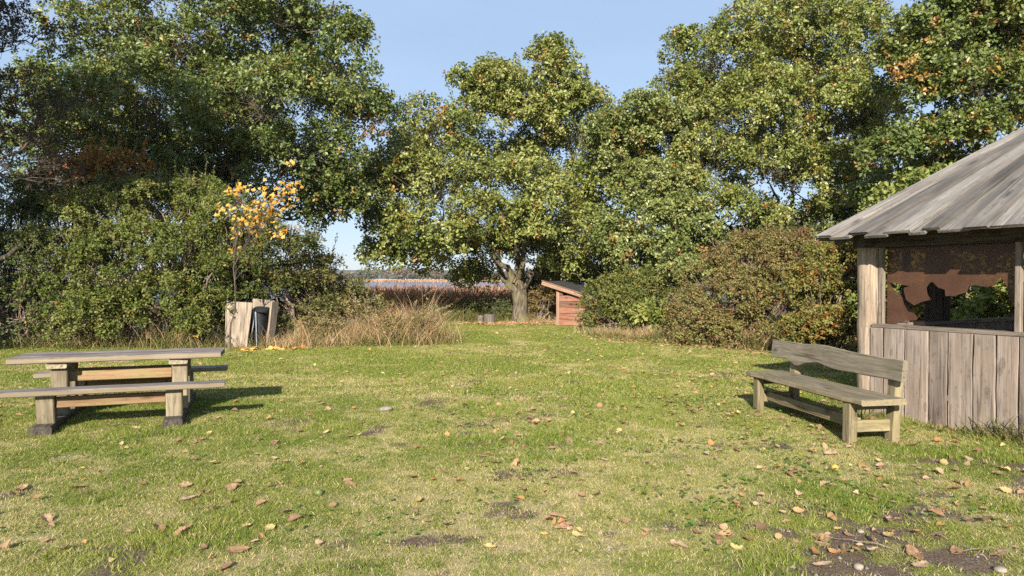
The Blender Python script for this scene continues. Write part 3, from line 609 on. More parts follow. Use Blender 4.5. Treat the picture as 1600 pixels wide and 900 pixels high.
def turf(y0, y1, dens, g0, g1, s0, s1, size):
    x, y = points(y0, y1, dens)
    sm, dm = soil_mask(x, y), dry_mask(x, y)
    keep = (rg.random(len(x)) > sm * .96) & ~in_hut(x, y) & lawn_edge(x, y)
    x, y, dm = x[keep], y[keep], dm[keep]; k = len(x)
    d = rg.random(k) < dm * .60 + .03
    tone = np.clip(fbm(x * .9 + 30, y * .9 + 2, 3) * 1.7 - .35 + rg.normal(0, .2, k), 0, .999)
    var = np.where(d, rg.integers(s0, s1, k), g0 + (tone * (g1 - g0)).astype(int))
    lush = .75 + .75 * smooth(.45, .7, fbm(x * 1.4 + 7, y * 1.4 + 70, 3)) * (1 - dm)
    wall = np.clip(1 - (( (x - HC[0]) * -HN[0] + (y - HC[1]) * -HN[1])) / .6, 0, 1) * ((x - HC[0]) * HU[0] + (y - HC[1]) * HU[1] > -.5)
    sc_ = size * rg.uniform(.7, 1.2, k); hz_ = sc_ * lush * (1 + wall * 1.6)
    return np.stack([x, y, gz(x, y)], 1), var, rg.random(k) * 6.28, np.stack([sc_, sc_, hz_], 1)
A_ = turf(3.2, 9.5, 330, 0, 5, 5, 8, 1.); B_ = turf(9.5, 26.6, 62, 8, 11, 11, 13, 1.)
scatter('grass', *[np.concatenate([p, q]) for p, q in zip(A_, B_)])

# tall dry grass and weeds along the edges of the lawn
def tall_grass(name, spots, pal, seed, w=.008, lean=.7):
    r_ = np.random.default_rng(seed); acc = Acc()
    for (x0, y0, x1, y1, spread, k, h0, h1) in spots:
        t = r_.random(k); x = x0 + (x1 - x0) * t + r_.normal(0, spread, k); y = y0 + (y1 - y0) * t + r_.normal(0, spread, k)
        P = np.stack([x, y, gz(x, y) - .02], 1); C = np.asarray(pal)[r_.integers(0, len(pal), k)] * r_.uniform(.7, 1.3, (k, 1))
        clump = np.clip((fbm(x * 2.0, y * 2.0, 2) - .2) * 1.7, 0, 1.2) ** 1.4
        acc.add(*blades(r_, P, r_.uniform(h0, h1, k) * (.45 + 1.1 * clump), w * r_.uniform(.6, 1.5, k), lean, C, .6, 3))
    o = obj(name, acc.mesh(name, M['blade'])); return tag(o, kind='stuff')
DRYP = [(.62, .46, .30), (.55, .40, .25), (.46, .31, .18), (.36, .27, .14), (.20, .19, .06), (.16, .17, .05), (.46, .30, .17)]
tall_grass('tall_dry_grass', [(-5.4, 17.2, -1.9, 17.9, .33, 4600, .4, 1.0), (-4.2, 18.2, -2.2, 19.2, .4, 2600, .5, 1.05), (-5.9, 16.7, -4.4, 16.9, .25, 900, .3, .6),
    (-11.5, 16.6, -6.6, 16.6, .25, 650, .3, .9), (2.2, 20.7, 4.4, 19.6, .25, 1700, .2, .5), (4.3, 18.2, 6.9, 15.4, .28, 2600, .25, .6), (6.6, 15.0, 5.4, 12.2, .2, 300, .2, .4), (.5, 26.6, 2.2, 25.4, .3, 900, .2, .55)], DRYP, 41)
WEED = [(.07, .09, .02), (.10, .12, .03), (.14, .14, .04), (.22, .18, .07)]
tall_grass('weeds', [(-6.0, 17.0, -2.0, 17.6, .3, 2600, .15, .45), (-11.8, 16.6, -6.4, 16.6, .3, 2200, .15, .45), (2.4, 20.2, 6.8, 15.0, .35, 3200, .12, .35), (4.15, 8.25, 5.2, 6.35, .07, 700, .08, .24), (-3.2, 27.4, 1.0, 27.2, .4, 1600, .2, .6)], WEED, 42, .012, .8)
RED = [(.30, .10, .06), (.25, .13, .08), (.30, .19, .12), (.24, .16, .12)]
tall_grass('dry_dock_stalks', [(-3.3, 18.0, -2.1, 18.4, .22, 420, .45, .95)], RED, 43, .014, .3)

# a few single long arching stalks standing out of the dry grass
for i, (px, py, top, dx) in enumerate([(648, 512, 452, .75), (668, 515, 478, .8), (612, 520, 462, -.2), (690, 520, 486, .5), (655, 520, 470, .2)]):
    a = on_ground(px - 20, 530); rr_ = random.Random(i); H_ = (at(0, top, 17.9)[2])
    x0, y0 = (px - 815) / FPX * 17.9, 17.9 + rr_.uniform(-.3, .3)
    t = np.linspace(0, 1, 9); P = np.stack([x0 + dx * t ** 2.2, y0 + 0 * t, H_ * (1.25 * t - .25 * t ** 3.5)], 1)
    acc = Acc(); tube(acc, P, .0038 * (1.2 - t * .7), 4); stalk_root = root('grass_stalk', (0, 0, 0), 0, ['longest arching straw stalk leaning right out of the dry grass', 'second arching straw stalk low above the dry grass to the right', 'upright thin stalk in the middle of the dry grass', 'short bent stalk at the right end of the dry grass', 'slim straight stalk beside the longest arching one'][i], 'grass stalk', 'single stalks in the tall dry grass')
    stalk_root.location = (x0, y0, 0); me = acc.mesh('stem', None); me.transform(Matrix.Translation((-x0, -y0, 0))); me.materials.append(M['bench_back']); obj('stem', me, stalk_root)
    acc = Acc(); q = np.random.default_rng(i); k = 46; tt = q.uniform(.78, 1.0, k)
    Pp = np.stack([dx * tt ** 2.2, 0 * tt, H_ * (1.25 * tt - .25 * tt ** 3.5)], 1)
    Vv, Ff, Cc = leaves_geo(Pp, unit(q.normal(0, .5, (k, 3)) + np.array([dx, 0, .5])), randdir(q, k), .05, .010, np.full((k, 3), (.45, .34, .20)))
    obj('seed_head', big_mesh('seed_head', Vv, Ff, M['dry_leaf'], Cc), stalk_root)

# reeds between the lawn and the lake
def reeds(name, k, x0, x1, y0, y1, h0, h1, w, pal, seed):
    r_ = np.random.default_rng(seed); y = y0 + (y1 - y0) * r_.random(k) ** 1.7; t = r_.random(k)
    x = (x0 + (x1 - x0) * t) * np.maximum(y / y0, 1) ** .8
    P = np.stack([x, y, gz(x, y) - .05], 1); C = np.asarray(pal)[r_.integers(0, len(pal), k)] * r_.uniform(.7, 1.3, (k, 1))
    acc = Acc(); h = r_.uniform(h0, h1, k) * (.60 + .40 * smooth(31, 44, y))
    acc.add(*blades(r_, P, h, w * (y / y0) ** .5, .16, C, .6, 2))
    # leaves and plumes near the top
    Q = P + np.array([0, 0, 1.]) * (h * r_.uniform(.45, .95, k))[:, None]
    V_, F_, C_ = leaves_geo(Q, unit(r_.normal(0, .6, (k, 3)) + np.array([.1, 0, .7])), randdir(r_, k), .45, w * 2.4, C * 1.1)
    acc.add(V_, F_, C_)
    return tag(obj(name, acc.mesh(name, M['dry_leaf'])), kind='stuff')
REED = [(.27, .135, .085), (.33, .18, .115), (.23, .11, .07), (.38, .23, .14)]
reeds('reed_bed', 24000, -9.5, 6.5, 30.0, 72, 1.4, 1.95, .018, REED, 51)
reeds('far_reeds', 9000, -330, 130, 548, 556, 1.4, 2.2, .5, [(.42, .27, .16), (.50, .33, .20)], 52)
# wood on the far shore: one mass
r_ = np.random.default_rng(61); acc = Acc()
for i in range(420):
    x = r_.uniform(-330, 190); y = r_.uniform(562, 640); hh = r_.uniform(4, 10.5) * (1 + .35 * math.sin(x * .05)); rw = hh * r_.uniform(.4, .75)
    c0 = np.array([(.10, .10, .05), (.16, .11, .07), (.20, .14, .08), (.08, .095, .05), (.17, .135, .09)][r_.integers(5)])
    k = 46; u = randdir(r_, k); u[:, 2] = np.abs(u[:, 2]) * 1.2 - .25
    P = np.array([x, y, gz(np.array(x), np.array(y)) + hh * .5]) + u * np.array([rw, rw, hh * .5]) * r_.uniform(.5, 1, (k, 1))
    acc.add(*leaves_geo(P, randdir(r_, k), unit(u + r_.normal(0, .5, (k, 3))), 2.2, 1.7, c0 * r_.uniform(.6, 1.4, (k, 1))))
tag(obj('far_wood', acc.mesh('far_wood', M['dry_leaf'])), kind='stuff')
# low wooded hill behind it
hx = np.linspace(-700, 600, 90); hy = np.linspace(900, 1250, 12); HX, HY_ = np.meshgrid(hx, hy)
HZ = 1 + 15.5 * (.55 + .45 * fbm(HX * .006, HY_ * .004, 3)) * np.sin(np.clip((HY_ - 900) / 350, 0, 1) * math.pi) ** .7 + fbm(HX * .08, HY_ * .08, 2) * 2.2
i0 = (np.arange(11)[:, None] * 90 + np.arange(89)[None]).ravel()
tag(obj('wooded_hill', big_mesh('wooded_hill', np.stack([HX.ravel(), HY_.ravel(), HZ.ravel()], 1), np.stack([i0, i0 + 1, i0 + 91, i0 + 90], 1), plain('hill_wood', (.07, .085, .05), .95, 0, .3, .05), None, True)), kind='structure')

# ------------------------------------------------------------------ timber
def plank_mesh(L, W, T, segs=8, seed=0, wob=(.004, .004), ch=.006, taper=1., ends=(0, 0), thin=1., skew=0.):
    """board: length on x (0..L), width on y (centred), thickness on z (0..T); uneven edges, chamfers"""
    r_ = np.random.default_rng(seed); xs_ = np.linspace(0, L, segs + 1)
    e0 = fbm(xs_ * 4.1 + seed * 3.7, np.full_like(xs_, seed * 1.3 + .5), 3) - .5; e1 = fbm(xs_ * 4.1 + seed * 5.9 + 50, np.full_like(xs_, seed * 2.1 + .5), 3) - .5
    rings = []
    for i, x in enumerate(xs_):
        f = 1 + (taper - 1) * x / L; tt = T * (1 + (thin - 1) * x / L)
        a = -W / 2 * f + e0[i] * 2 * wob[0]; b_ = W / 2 * f + e1[i] * 2 * wob[1]; c = min(ch, tt * .35, max(.001, (b_ - a) * .3)); zz = r_.normal(0, T * .012)
        xa = x + (ends[0] if i == 0 else ends[1] if i == segs else 0)
        rings += [(x, a + c, zz), (x, b_ - c, zz), (x, b_, zz + c), (x, b_, zz + tt - c), (xa, b_ - c, zz + tt), (xa, a + c, zz + tt), (x, a, zz + tt - c), (x, a, zz + c)]
    Vv = np.array(rings); Vv[:, 0] += skew * Vv[:, 1] * (1 - Vv[:, 0] / L); F4 = []
    for i in range(segs):
        for j in range(8): F4.append((i * 8 + j, i * 8 + (j + 1) % 8, i * 8 + 8 + (j + 1) % 8, i * 8 + 8 + j))
    me = bpy.data.meshes.new('plank'); o = segs * 8
    me.from_pydata(Vv.tolist(), [], [f[::-1] for f in F4] + [tuple(range(8)), tuple(o + j for j in range(7, -1, -1))]); me.update()
    return me
def frame(x, z):
    """matrix with given local x and local z directions"""
    X = Vector(x).normalized(); Z = Vector(z); Z = (Z - X * Z.dot(X)).normalized(); Y = Z.cross(X)
    return Matrix((X, Y, Z)).transposed()
_seed = [100]
def board(name, parent, a, b, up, W, T, mat, **kw):
    """a board from a to b (parent space) whose broad face looks along up; a..b is the middle of its under face"""
    a, b = Vector(a), Vector(b); _seed[0] += 1
    me = plank_mesh((b - a).length, W, T, seed=kw.pop('seed', _seed[0]), **kw); me.name = name; me.materials.append(M[mat])
    o = obj(name, me, parent); o.matrix_local = Matrix.Translation(a) @ frame(b - a, up).to_4x4()
    return o

# ------------------------------------------------------------------ picnic table with fixed benches
T = root('picnic_table', (-4.55, 8.34, 0), R(20), 'weathered wooden picnic table with two fixed benches on the lawn at the left', 'picnic table')
for i in range(3):
    y = -.36 + .12 + i * .24
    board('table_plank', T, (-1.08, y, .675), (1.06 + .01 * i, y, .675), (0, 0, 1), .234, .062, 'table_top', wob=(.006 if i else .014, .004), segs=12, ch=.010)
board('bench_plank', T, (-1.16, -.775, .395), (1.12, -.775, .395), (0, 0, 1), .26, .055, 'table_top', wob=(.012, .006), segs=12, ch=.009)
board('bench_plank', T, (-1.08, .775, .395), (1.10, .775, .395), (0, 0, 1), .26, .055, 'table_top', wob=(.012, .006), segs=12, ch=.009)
for sx in (-.62, .60):
    board('sleeper', T, (sx, -.97, -.02), (sx, .97, -.02), (0, 0, 1), .20, .11, 'sleeper', wob=(.006, .006), ch=.012)
    for y in (-.76, .76): board('bench_leg', T, (sx, y + (.05 if y < 0 else -.05) - .06, .085), (sx, y - .06, .393), (0, 1, 0), .165, .13, 'table_edge', ch=.010, segs=4)
    for y in (-.20, .20): board('table_leg', T, (sx + .01, y - .06, .085), (sx + .01, y - .06, .612), (0, 1, 0), .165, .13, 'table_edge', ch=.010, segs=4)
    board('cap_beam', T, (sx, -.32, .612), (sx, .32, .612), (0, 0, 1), .20, .062, 'table_edge', ch=.012, ends=(.03, -.03))
for y in (-.10, .14): board('table_rail', T, (-.53, y - .02, .50), (.51, y - .02, .50), (0, 1, 0), .12, .04, 'table_rail', ch=.006)
for y in (-.74, .74): board('bench_rail', T, (-.53, y - .02, .305), (.51, y - .02, .305), (0, 1, 0), .115, .04, 'table_rail', ch=.006)

# ------------------------------------------------------------------ bench with live-edge backrest
B = root('garden_bench', (3.40, 7.87, 0), R(-80.4), 'rustic wooden bench with a wavy edged backrest in front of the hut', 'bench')
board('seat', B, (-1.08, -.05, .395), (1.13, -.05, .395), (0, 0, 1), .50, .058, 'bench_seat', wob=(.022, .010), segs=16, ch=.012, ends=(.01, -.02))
# backrest: live edge outline
xs_ = np.linspace(-1.30, 1.08, 40); u_ = (xs_ + 1.3) / 2.38
top = .835 + .018 * (fbm(xs_ * 3 + 4, xs_ * 0 + 3.3, 3) - .5) + .022 * np.exp(-((u_ - .48) / .12) ** 2) - .012 * u_
bot = .605 + .03 * (fbm(xs_ * 2.4 + 9, xs_ * 0 + 8.3, 3) - .5) - .055 * np.exp(-((u_ - .24) / .055) ** 2) + .03 * np.exp(-((u_ - .42) / .08) ** 2)
Vb, Fb = [], []
for i in range(40):
    for (yy, zz, c) in ((0, bot[i], 1), (0, top[i], -1), (.055, top[i] - .004, -1), (.055, bot[i] + .010, 1)):
        cc_ = .008 * c
        Vb += [(xs_[i], yy, zz + cc_), (xs_[i], yy + (.008 if yy == 0 else -.008), zz)] if True else []
    o_ = i * 8
order = [0, 2, 3, 5, 4, 6, 7, 1]       # around the section
for i in range(39):
    for j in range(8):
        a_, b2 = order[j], order[(j + 1) % 8]; Fb.append((i * 8 + a_, i * 8 + b2, i * 8 + 8 + b2, i * 8 + 8 + a_))
Fb += [tuple(order[::-1]), tuple(39 * 8 + j for j in order)]
me = bpy.data.meshes.new('backrest'); me.from_pydata([(x + .0, y, z) for x, y, z in Vb], [], Fb); me.update(); me.materials.append(M['bench_back'])
o = obj('backrest', me, B, (0, .19, -.012), (R(-6), 0, 0)); o.location = (0, .105, .0)
for sx in (-.88, .88):
    board('front_leg', B, (sx, -.275, -.04), (sx, -.275, .393), (0, 1, 0), .115, .085, 'bench_leg', ch=.007, segs=4)
    board('rear_leg', B, (sx, .185, -.04), (sx, .225, .70), (0, 1, 0), .12, .085, 'bench_leg', ch=.007, segs=4)
    board('side_rail', B, (sx - .025, -.19, .155), (sx - .025, .187, .155), (1, 0, 0), .115, .05, 'bench_leg', ch=.005, segs=3)
    board('seat_rail', B, (sx - .05, -.19, .352), (sx - .05, .187, .352), (1, 0, 0), .08, .05, 'bench_leg', ch=.005, segs=3)
board('stretcher', B, (-.98, -.135, .170), (.84, -.135, .170), (0, 1, 0), .11, .05, 'bench_leg', ch=.005, segs=8)

# ------------------------------------------------------------------ hut
S, OV, EZ, PIT = 3.82, .45, 2.065, .78
H = root('wooden_hut', (HC[0], HC[1], 0), math.atan2(HU[1], HU[0]), 'square grey plank hut with a pyramid board roof and broken brown windows at the right', 'hut')
apex = Vector((S / 2, S / 2, EZ + PIT * (S / 2 + OV)))
def rot4(k):
    return Matrix.Translation((S / 2, S / 2, 0)) @ Matrix.Rotation(k * math.pi / 2, 4, 'Z') @ Matrix.Translation((-S / 2, -S / 2, 0))
rr_ = random.Random(3)
edges = [-OV]
while edges[-1] < S + OV - .12: edges.append(min(S + OV, edges[-1] + rr_.uniform(.14, .33)))
edges[-1] = S + OV
nrm = Vector((0, -PIT, 1)).normalized()
proto = []
for i in range(len(edges) - 1):
    a, b = edges[i], edges[i + 1]; raised = i % 2 == 0; ov = .022 if raised else .012
    mid = (a + b) / 2; wd = b - a + 2 * ov
    foot = Vector((mid, -OV, EZ)) + nrm * (.036 if raised else 0)
    drop = (foot - apex).normalized() * (rr_.uniform(-.045, .02)); foot += drop
    tip = apex + nrm * (.03 if raised else .005); L = (tip - foot).length
    ef = frame(tip - foot, nrm).transposed() @ Vector((1, 0, 0)); wd *= abs(ef.y)
    me = plank_mesh(L * .985, wd * .985, .034, skew=ef.x / ef.y, segs=6, seed=300 + i, wob=(.004, .004), ch=.004, taper=.06, ends=(rr_.uniform(-.008, .008), 0)); me.name = 'roof_board'; me.materials.append(M['roof'])
    proto.append((me, Matrix.Translation(foot) @ frame(tip - foot, nrm).to_4x4()))
for k in range(4):
    for me, mt in proto:
        o = obj('roof_board', me, H); o.matrix_local = rot4(k) @ mt
o = obj('roof_cap', None, H) if False else None
# hip boards
for k in range(4):
    a = Vector((-OV - .01, -OV - .01, EZ + .022)); m4 = rot4(k)
    board('hip_board', H, m4 @ a, m4 @ (apex + Vector((0, 0, .035))), (0, 0, 1), .11, .022, 'roof', taper=.7, segs=6)
def prism(name, parent, pts, mat, sides=10, r=.15, seed=0):
    acc = Acc(); q = np.random.default_rng(seed); P = np.array(pts, float); P[1:-1, :2] += q.normal(0, .008, (len(P) - 2, 2))
    tube(acc, P, r * (1 + q.normal(0, .03, len(P))), sides)
    V0 = P[0]; me = acc.mesh(name, M[mat], True); return obj(name, me, parent)
for k, (cx, cy) in enumerate([(-.11, .06), (S + .11, .06), (S + .11, S - .06), (-.11, S - .06)]):
    # log laid along its own x axis so that the grain runs up the post
    acc = Acc(); q = np.random.default_rng(70 + k); xx = np.linspace(0, 2.16, 9); P = np.stack([xx, q.normal(0, .007, 9), q.normal(0, .007, 9)], 1)
    tube(acc, P, .148 * (1 + q.normal(0, .025, 9)), 14); me = acc.mesh('corner_post', M['hut_post'], True)
    o = obj('corner_post', me, H); o.matrix_local = Matrix.Translation((cx, cy, -.03)) @ frame((0, 0, 1), (0, -1, 0)).to_4x4()
pos0 = [-.02, .149, .406, .682, .889, 1.15, 1.37, 1.578]
def widths(seed, start=0.0):
    q = random.Random(seed); e = [start]
    while e[-1] < S - .1: e.append(e[-1] + q.uniform(.18, .28))
    e[-1] = S + .02; return e
while pos0[-1] < S - .1: pos0.append(pos0[-1] + rr_.uniform(.19, .27))
pos0[-1] = S + .02
for k in range(4):
    e = pos0 if k == 0 else widths(20 + k, -.02); m4 = rot4(k)
    for i in range(len(e) - 1):
        if k == 1 and 1.3 < (e[i] + e[i + 1]) / 2 < 2.4: continue            # doorway on the side turned away from the picture
        mid = (e[i] + e[i + 1]) / 2; wd = e[i + 1] - e[i]
        board('wall_board', H, m4 @ Vector((mid, -.058, -.04)), m4 @ Vector((mid, -.058, 1.032)), m4.to_3x3() @ Vector((0, -1, 0)), wd - .014, .027 + .005 * (i % 3), 'hut_board', wob=(.011, .011), segs=12, ch=.006)
    for z in (.22, .85): 
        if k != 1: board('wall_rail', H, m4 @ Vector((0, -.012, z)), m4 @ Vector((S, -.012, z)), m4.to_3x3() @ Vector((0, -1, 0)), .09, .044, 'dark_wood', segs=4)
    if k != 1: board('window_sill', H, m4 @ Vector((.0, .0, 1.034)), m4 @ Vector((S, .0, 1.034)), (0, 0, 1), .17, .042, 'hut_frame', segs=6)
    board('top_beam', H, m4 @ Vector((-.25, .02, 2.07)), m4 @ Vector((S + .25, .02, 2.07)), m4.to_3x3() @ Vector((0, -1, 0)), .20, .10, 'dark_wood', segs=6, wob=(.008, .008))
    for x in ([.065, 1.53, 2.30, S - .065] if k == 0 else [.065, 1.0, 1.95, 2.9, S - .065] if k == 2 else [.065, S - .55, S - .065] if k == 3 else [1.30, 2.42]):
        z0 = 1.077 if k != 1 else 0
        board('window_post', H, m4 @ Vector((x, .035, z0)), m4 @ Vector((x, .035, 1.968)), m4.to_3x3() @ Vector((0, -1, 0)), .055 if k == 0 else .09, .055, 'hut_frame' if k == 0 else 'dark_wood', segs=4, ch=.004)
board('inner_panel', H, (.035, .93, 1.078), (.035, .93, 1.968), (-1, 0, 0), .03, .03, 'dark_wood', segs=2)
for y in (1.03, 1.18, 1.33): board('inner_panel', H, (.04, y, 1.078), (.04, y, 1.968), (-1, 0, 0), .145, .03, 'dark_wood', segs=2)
# roof frame seen from below, and the floor
for k in range(4):
    m4 = rot4(k)
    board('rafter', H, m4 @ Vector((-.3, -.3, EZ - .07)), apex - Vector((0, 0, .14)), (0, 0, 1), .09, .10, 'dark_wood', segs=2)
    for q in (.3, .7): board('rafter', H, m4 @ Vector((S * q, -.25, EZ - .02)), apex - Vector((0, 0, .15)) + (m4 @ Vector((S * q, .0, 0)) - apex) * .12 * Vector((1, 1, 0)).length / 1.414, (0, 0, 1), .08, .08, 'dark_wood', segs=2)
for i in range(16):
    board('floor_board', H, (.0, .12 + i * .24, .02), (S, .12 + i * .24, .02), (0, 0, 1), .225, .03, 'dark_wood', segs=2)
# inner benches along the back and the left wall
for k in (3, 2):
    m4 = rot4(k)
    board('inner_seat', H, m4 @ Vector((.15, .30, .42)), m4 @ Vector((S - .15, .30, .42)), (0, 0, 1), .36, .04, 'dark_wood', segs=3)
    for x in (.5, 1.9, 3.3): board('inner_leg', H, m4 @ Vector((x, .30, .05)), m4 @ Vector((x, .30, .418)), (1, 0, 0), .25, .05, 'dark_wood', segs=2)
# broken panes; outlines on the pane plane, 3 mm thick
PY = .062
def pane_pt(zx, zy):
    px, py = 1335 + zx / 5, 360 + zy / 5; p = (px - 800) / FPX
    c = HC + PY * HN; t = (p * c[1] - c[0]) / (HU[0] - p * HU[1]); d = c[1] + t * HU[1]
    return float(t), float(CAM_H - (py - HOR) / FPX * d)
def pane(pts, name='window_pane', label=None):
    n_ = len(pts); Vv = [(x, PY, z) for x, z in pts] + [(x, PY + .004, z) for x, z in pts]
    Ff = [tuple(range(n_)), tuple(range(2 * n_ - 1, n_ - 1, -1))] + [(i, i + n_, (i + 1) % n_ + n_, (i + 1) % n_) for i in range(n_)]
    me = bpy.data.meshes.new(name); me.from_pydata(Vv, [], Ff); me.update(); me.materials.append(M['pane'])
    return tag(obj(name, me, H), label)
up_ = [(208, 372), (245, 402), (292, 408), (340, 418), (432, 436), (392, 447), (384, 462), (398, 520), (408, 546), (470, 586), (530, 556), (596, 542), (570, 498), (562, 446), (590, 408), (612, 402), (652, 446), (706, 462), (712, 512), (770, 512), (830, 498), (880, 482), (892, 440), (940, 428), (1020, 440), (1100, 432), (1110, 392), (1140, 372), (1172, 400), (1198, 452), (1218, 556), (1240, 566)]
xl, xr = .094, 1.500
pane([(xl, 1.966)] + [(xl, pane_pt(*up_[0])[1])] + [pane_pt(*p) for p in up_[1:]] + [(xr, pane_pt(1250, 560)[1]), (xr, 1.966)], label='cracked upper part of the dusty brown pane with a ragged lower edge')
lo_ = [(215, 388), (262, 408), (292, 436), (318, 476), (352, 492), (372, 520), (388, 580), (420, 634), (446, 640), (470, 652), (498, 682), (486, 702), (400, 704), (346, 712), (322, 738)]
pane([(xl, pane_pt(*lo_[0])[1])] + [pane_pt(*p) for p in lo_[1:]] + [(pane_pt(322, 738)[0], 1.079), (xl, 1.079)], label='broken lower left shard of the dusty brown pane')
pane([(1.560, 1.966), (1.560, 1.079), (1.75, 1.079), (1.80, 1.30), (1.92, 1.42), (2.05, 1.36), (2.12, 1.079), (2.270, 1.079), (2.270, 1.966)][::-1])
pane([(2.330, 1.966), (2.330, 1.079), (S - .095, 1.079), (S - .095, 1.966)][::-1])

# ------------------------------------------------------------------ red shed
SY = 24.4
a = at(871, 0, SY); k = SY / FPX
sx0 = float(a[0]); SW = 2.0
SH = root('garden_shed', (sx0, SY, 0), R(-34), 'small weathered red board shed with a sloping felt roof beside the oak', 'shed')
rl = lambda x: 1.31 - .27 * x                                  # underside of the roof over local x
z = .02; i = 0
while z < 1.30:
    h = .205; x1 = min(SW, (1.31 - (z + h)) / .27) if z + h > rl(SW) else SW
    if x1 < .2: break
    board('wall_board', SH, (.06, 0, z + h / 2), (x1, 0, z + h / 2), (0, -1, 0), h - .010, .025, 'shed', wob=(.005, .005), segs=6); z += h; i += 1
for x in (.03, SW - .03): board('corner_trim', SH, (x, -.002, -.02), (x, -.002, rl(x) - .012), (0, -1, 0), .11, .04, 'shed_trim', segs=3)
for yb in range(6):                                            # left side wall
    board('side_board', SH, (.0, .03, .02 + .205 * yb + .1), (.0, 1.5, .02 + .205 * yb + .1), (-1, 0, 0), .195, .025, 'shed', segs=3)
board('back_wall', SH, (.03, 1.5, .60), (SW - .03, 1.5, .60), (0, 1, 0), .9, .03, 'shed', segs=3)
sl = Vector((1, 0, -.27)).normalized(); up2 = Vector((.27, 0, 1)).normalized()
p0 = Vector((-.52, 0, rl(-.52)))
board('roof_felt', SH, p0 + Vector((0, .72, .065)), p0 + Vector((0, .72, .065)) + sl * 2.85, up2, 1.75, .02, 'felt', segs=3)
board('fascia_board', SH, p0 + Vector((0, -.165, .012)), p0 + Vector((0, -.165, .012)) + sl * 2.85, (0, -1, 0), .115, .025, 'shed_trim', segs=5)
board('verge_strip', SH, p0 + Vector((-.01, -.155, .088)), p0 + Vector((-.01, -.155, .088)) + sl * 2.87, up2, .085, .018, 'shed_trim', segs=5)
for yy in (.05, .75, 1.4): board('rafter', SH, p0 + Vector((.03, yy, -.01)), p0 + Vector((.03, yy, -.01)) + sl * 2.75, up2, .06, .072, 'shed_trim', segs=2)

# ------------------------------------------------------------------ bin with its wooden screen
YB = 16.6
def bx(px): return (px - 800) / FPX * YB
SC = root('bin_screen', (bx(392), YB, 0), 0, 'pale plank screen around the black litter bin in front of the left hedge', 'screen')
lx = lambda px, Y=YB: (px - 800) / FPX * Y - bx(392)
for i, (c0, top, w_) in enumerate([(356.5, 1.10, .115), (366.5, 1.07, .175), (379, 1.06, .175), (389.5, 1.05, .135)]):
    x = lx(c0); board('screen_plank', SC, (x - .012 - .10 * (c0 - 356) / 34, -.03 + .008 * (i % 2), -.03), (x, .03 + .008 * (i % 2), top), (0, -1, 0), w_ * .92, .03, 'screen', wob=(.012 if i == 0 else .002, .002), segs=7, taper=1.12)
for i, c0 in enumerate((388, 397, 406, 414)): board('screen_plank', SC, (lx(c0), .46, -.03), (lx(c0) + .01, .46, 1.13 - .015 * i), (0, -1, 0), .135, .03, 'screen', segs=5)
board('side_plank', SC, (lx(417), .10, -.03), (lx(425), .12, 1.07), (.94, -.34, 0), .24, .05, 'screen', segs=6)
BN = root('litter_bin', (bx(400), YB + .22, 0), 0, 'black plastic litter bin with lid on a thin metal stand inside the plank screen', 'litter bin')
def loft(name, parent, rings, mat, sides=16):
    acc = Acc(); ang = np.linspace(0, 2 * math.pi, sides, endpoint=False)
    for r1, z1, r2, z2 in rings:
        Vv = np.concatenate([np.stack([r * np.cos(ang), r * np.sin(ang), np.full(sides, z)], 1) for r, z in ((r1, z1), (r2, z2))])
        i = np.arange(sides); acc.add(Vv, np.stack([i, (i + 1) % sides, (i + 1) % sides + sides, i + sides], 1))
    return obj(name, acc.mesh(name, M[mat], True), parent)
loft('body', BN, [(.15, .06, .19, .80), (.19, .80, .205, .81), (.205, .81, .205, .85), (.0, .06, .15, .06)], 'bin')
o = loft('lid', BN, [(.21, .85, .215, .90), (.215, .90, .15, .945), (.15, .945, .0, .955), (.0, .85, .21, .85)], 'bin'); o.rotation_euler = (R(4), R(6), 0)
for a, b in (((-.16, -.20, -.02), (-.02, -.205, .86)), ((.01, -.21, -.02), (-.01, -.215, .88))):
    acc = Acc(); tube(acc, [a, tuple((np.array(a) + np.array(b)) / 2), b], .017, 8); obj('stand_pole', acc.mesh('stand_pole', M['pole'], True), BN)

# ------------------------------------------------------------------ yellow maple sapling: every leaf a part
MS = root('maple_sapling', (-6.25, 15.75, 0), 0, 'young maple with bright yellow leaves standing in front of the left hedge', 'sapling')
star = [(0, 0), (.10, .02), (.34, -.06), (.27, .16), (.52, .30), (.30, .40), (.34, .56), (.14, .54), (0, 1.0)]
star = star + [(-x, y) for x, y in star[-2:0:-1]]
def maple_leaf(seed):
    q = random.Random(seed); Vv = [(0, .3, .03)] + [(x * q.uniform(.85, 1.15), y * q.uniform(.9, 1.1), -abs(x) * .35 + q.uniform(-.05, .05) - y * y * .15) for x, y in star]
    n_ = len(star); return Vv, [(0, 1 + i, 1 + (i + 1) % n_) for i in range(n_)]
mats = []
for i, c in enumerate([(.62, .38, .06), (.68, .48, .14), (.58, .31, .05), (.58, .46, .17)]):
    m_ = leafmat('maple_yellow', .42, .2, .5); nd = m_.node_tree.nodes
    for x in list(nd):
        if x.type == 'ATTRIBUTE':
            rgb = nd.new('ShaderNodeRGB'); rgb.outputs[0].default_value = (*c, 1)
            for lk in list(x.outputs['Color'].links): m_.node_tree.links.new(rgb.outputs[0], lk.to_socket)
    mats.append(m_)
lm = []
for i in range(8):
    Vv, Ff = maple_leaf(i); me = bpy.data.meshes.new('leaf'); me.from_pydata(Vv, [], Ff); me.update(); me.materials.append(mats[i % 4]); lm.append(me)
q = np.random.default_rng(8); base = np.array([-6.25, 15.75, 0])
acc = Acc(); P, rr = limb(q, (0, 0, -.05), at(369, 375, 15.75) - base, .020, .012, 8, .015, 0); tube(acc, P, rr, 7); crown0 = P[-1]
nleaf = 0
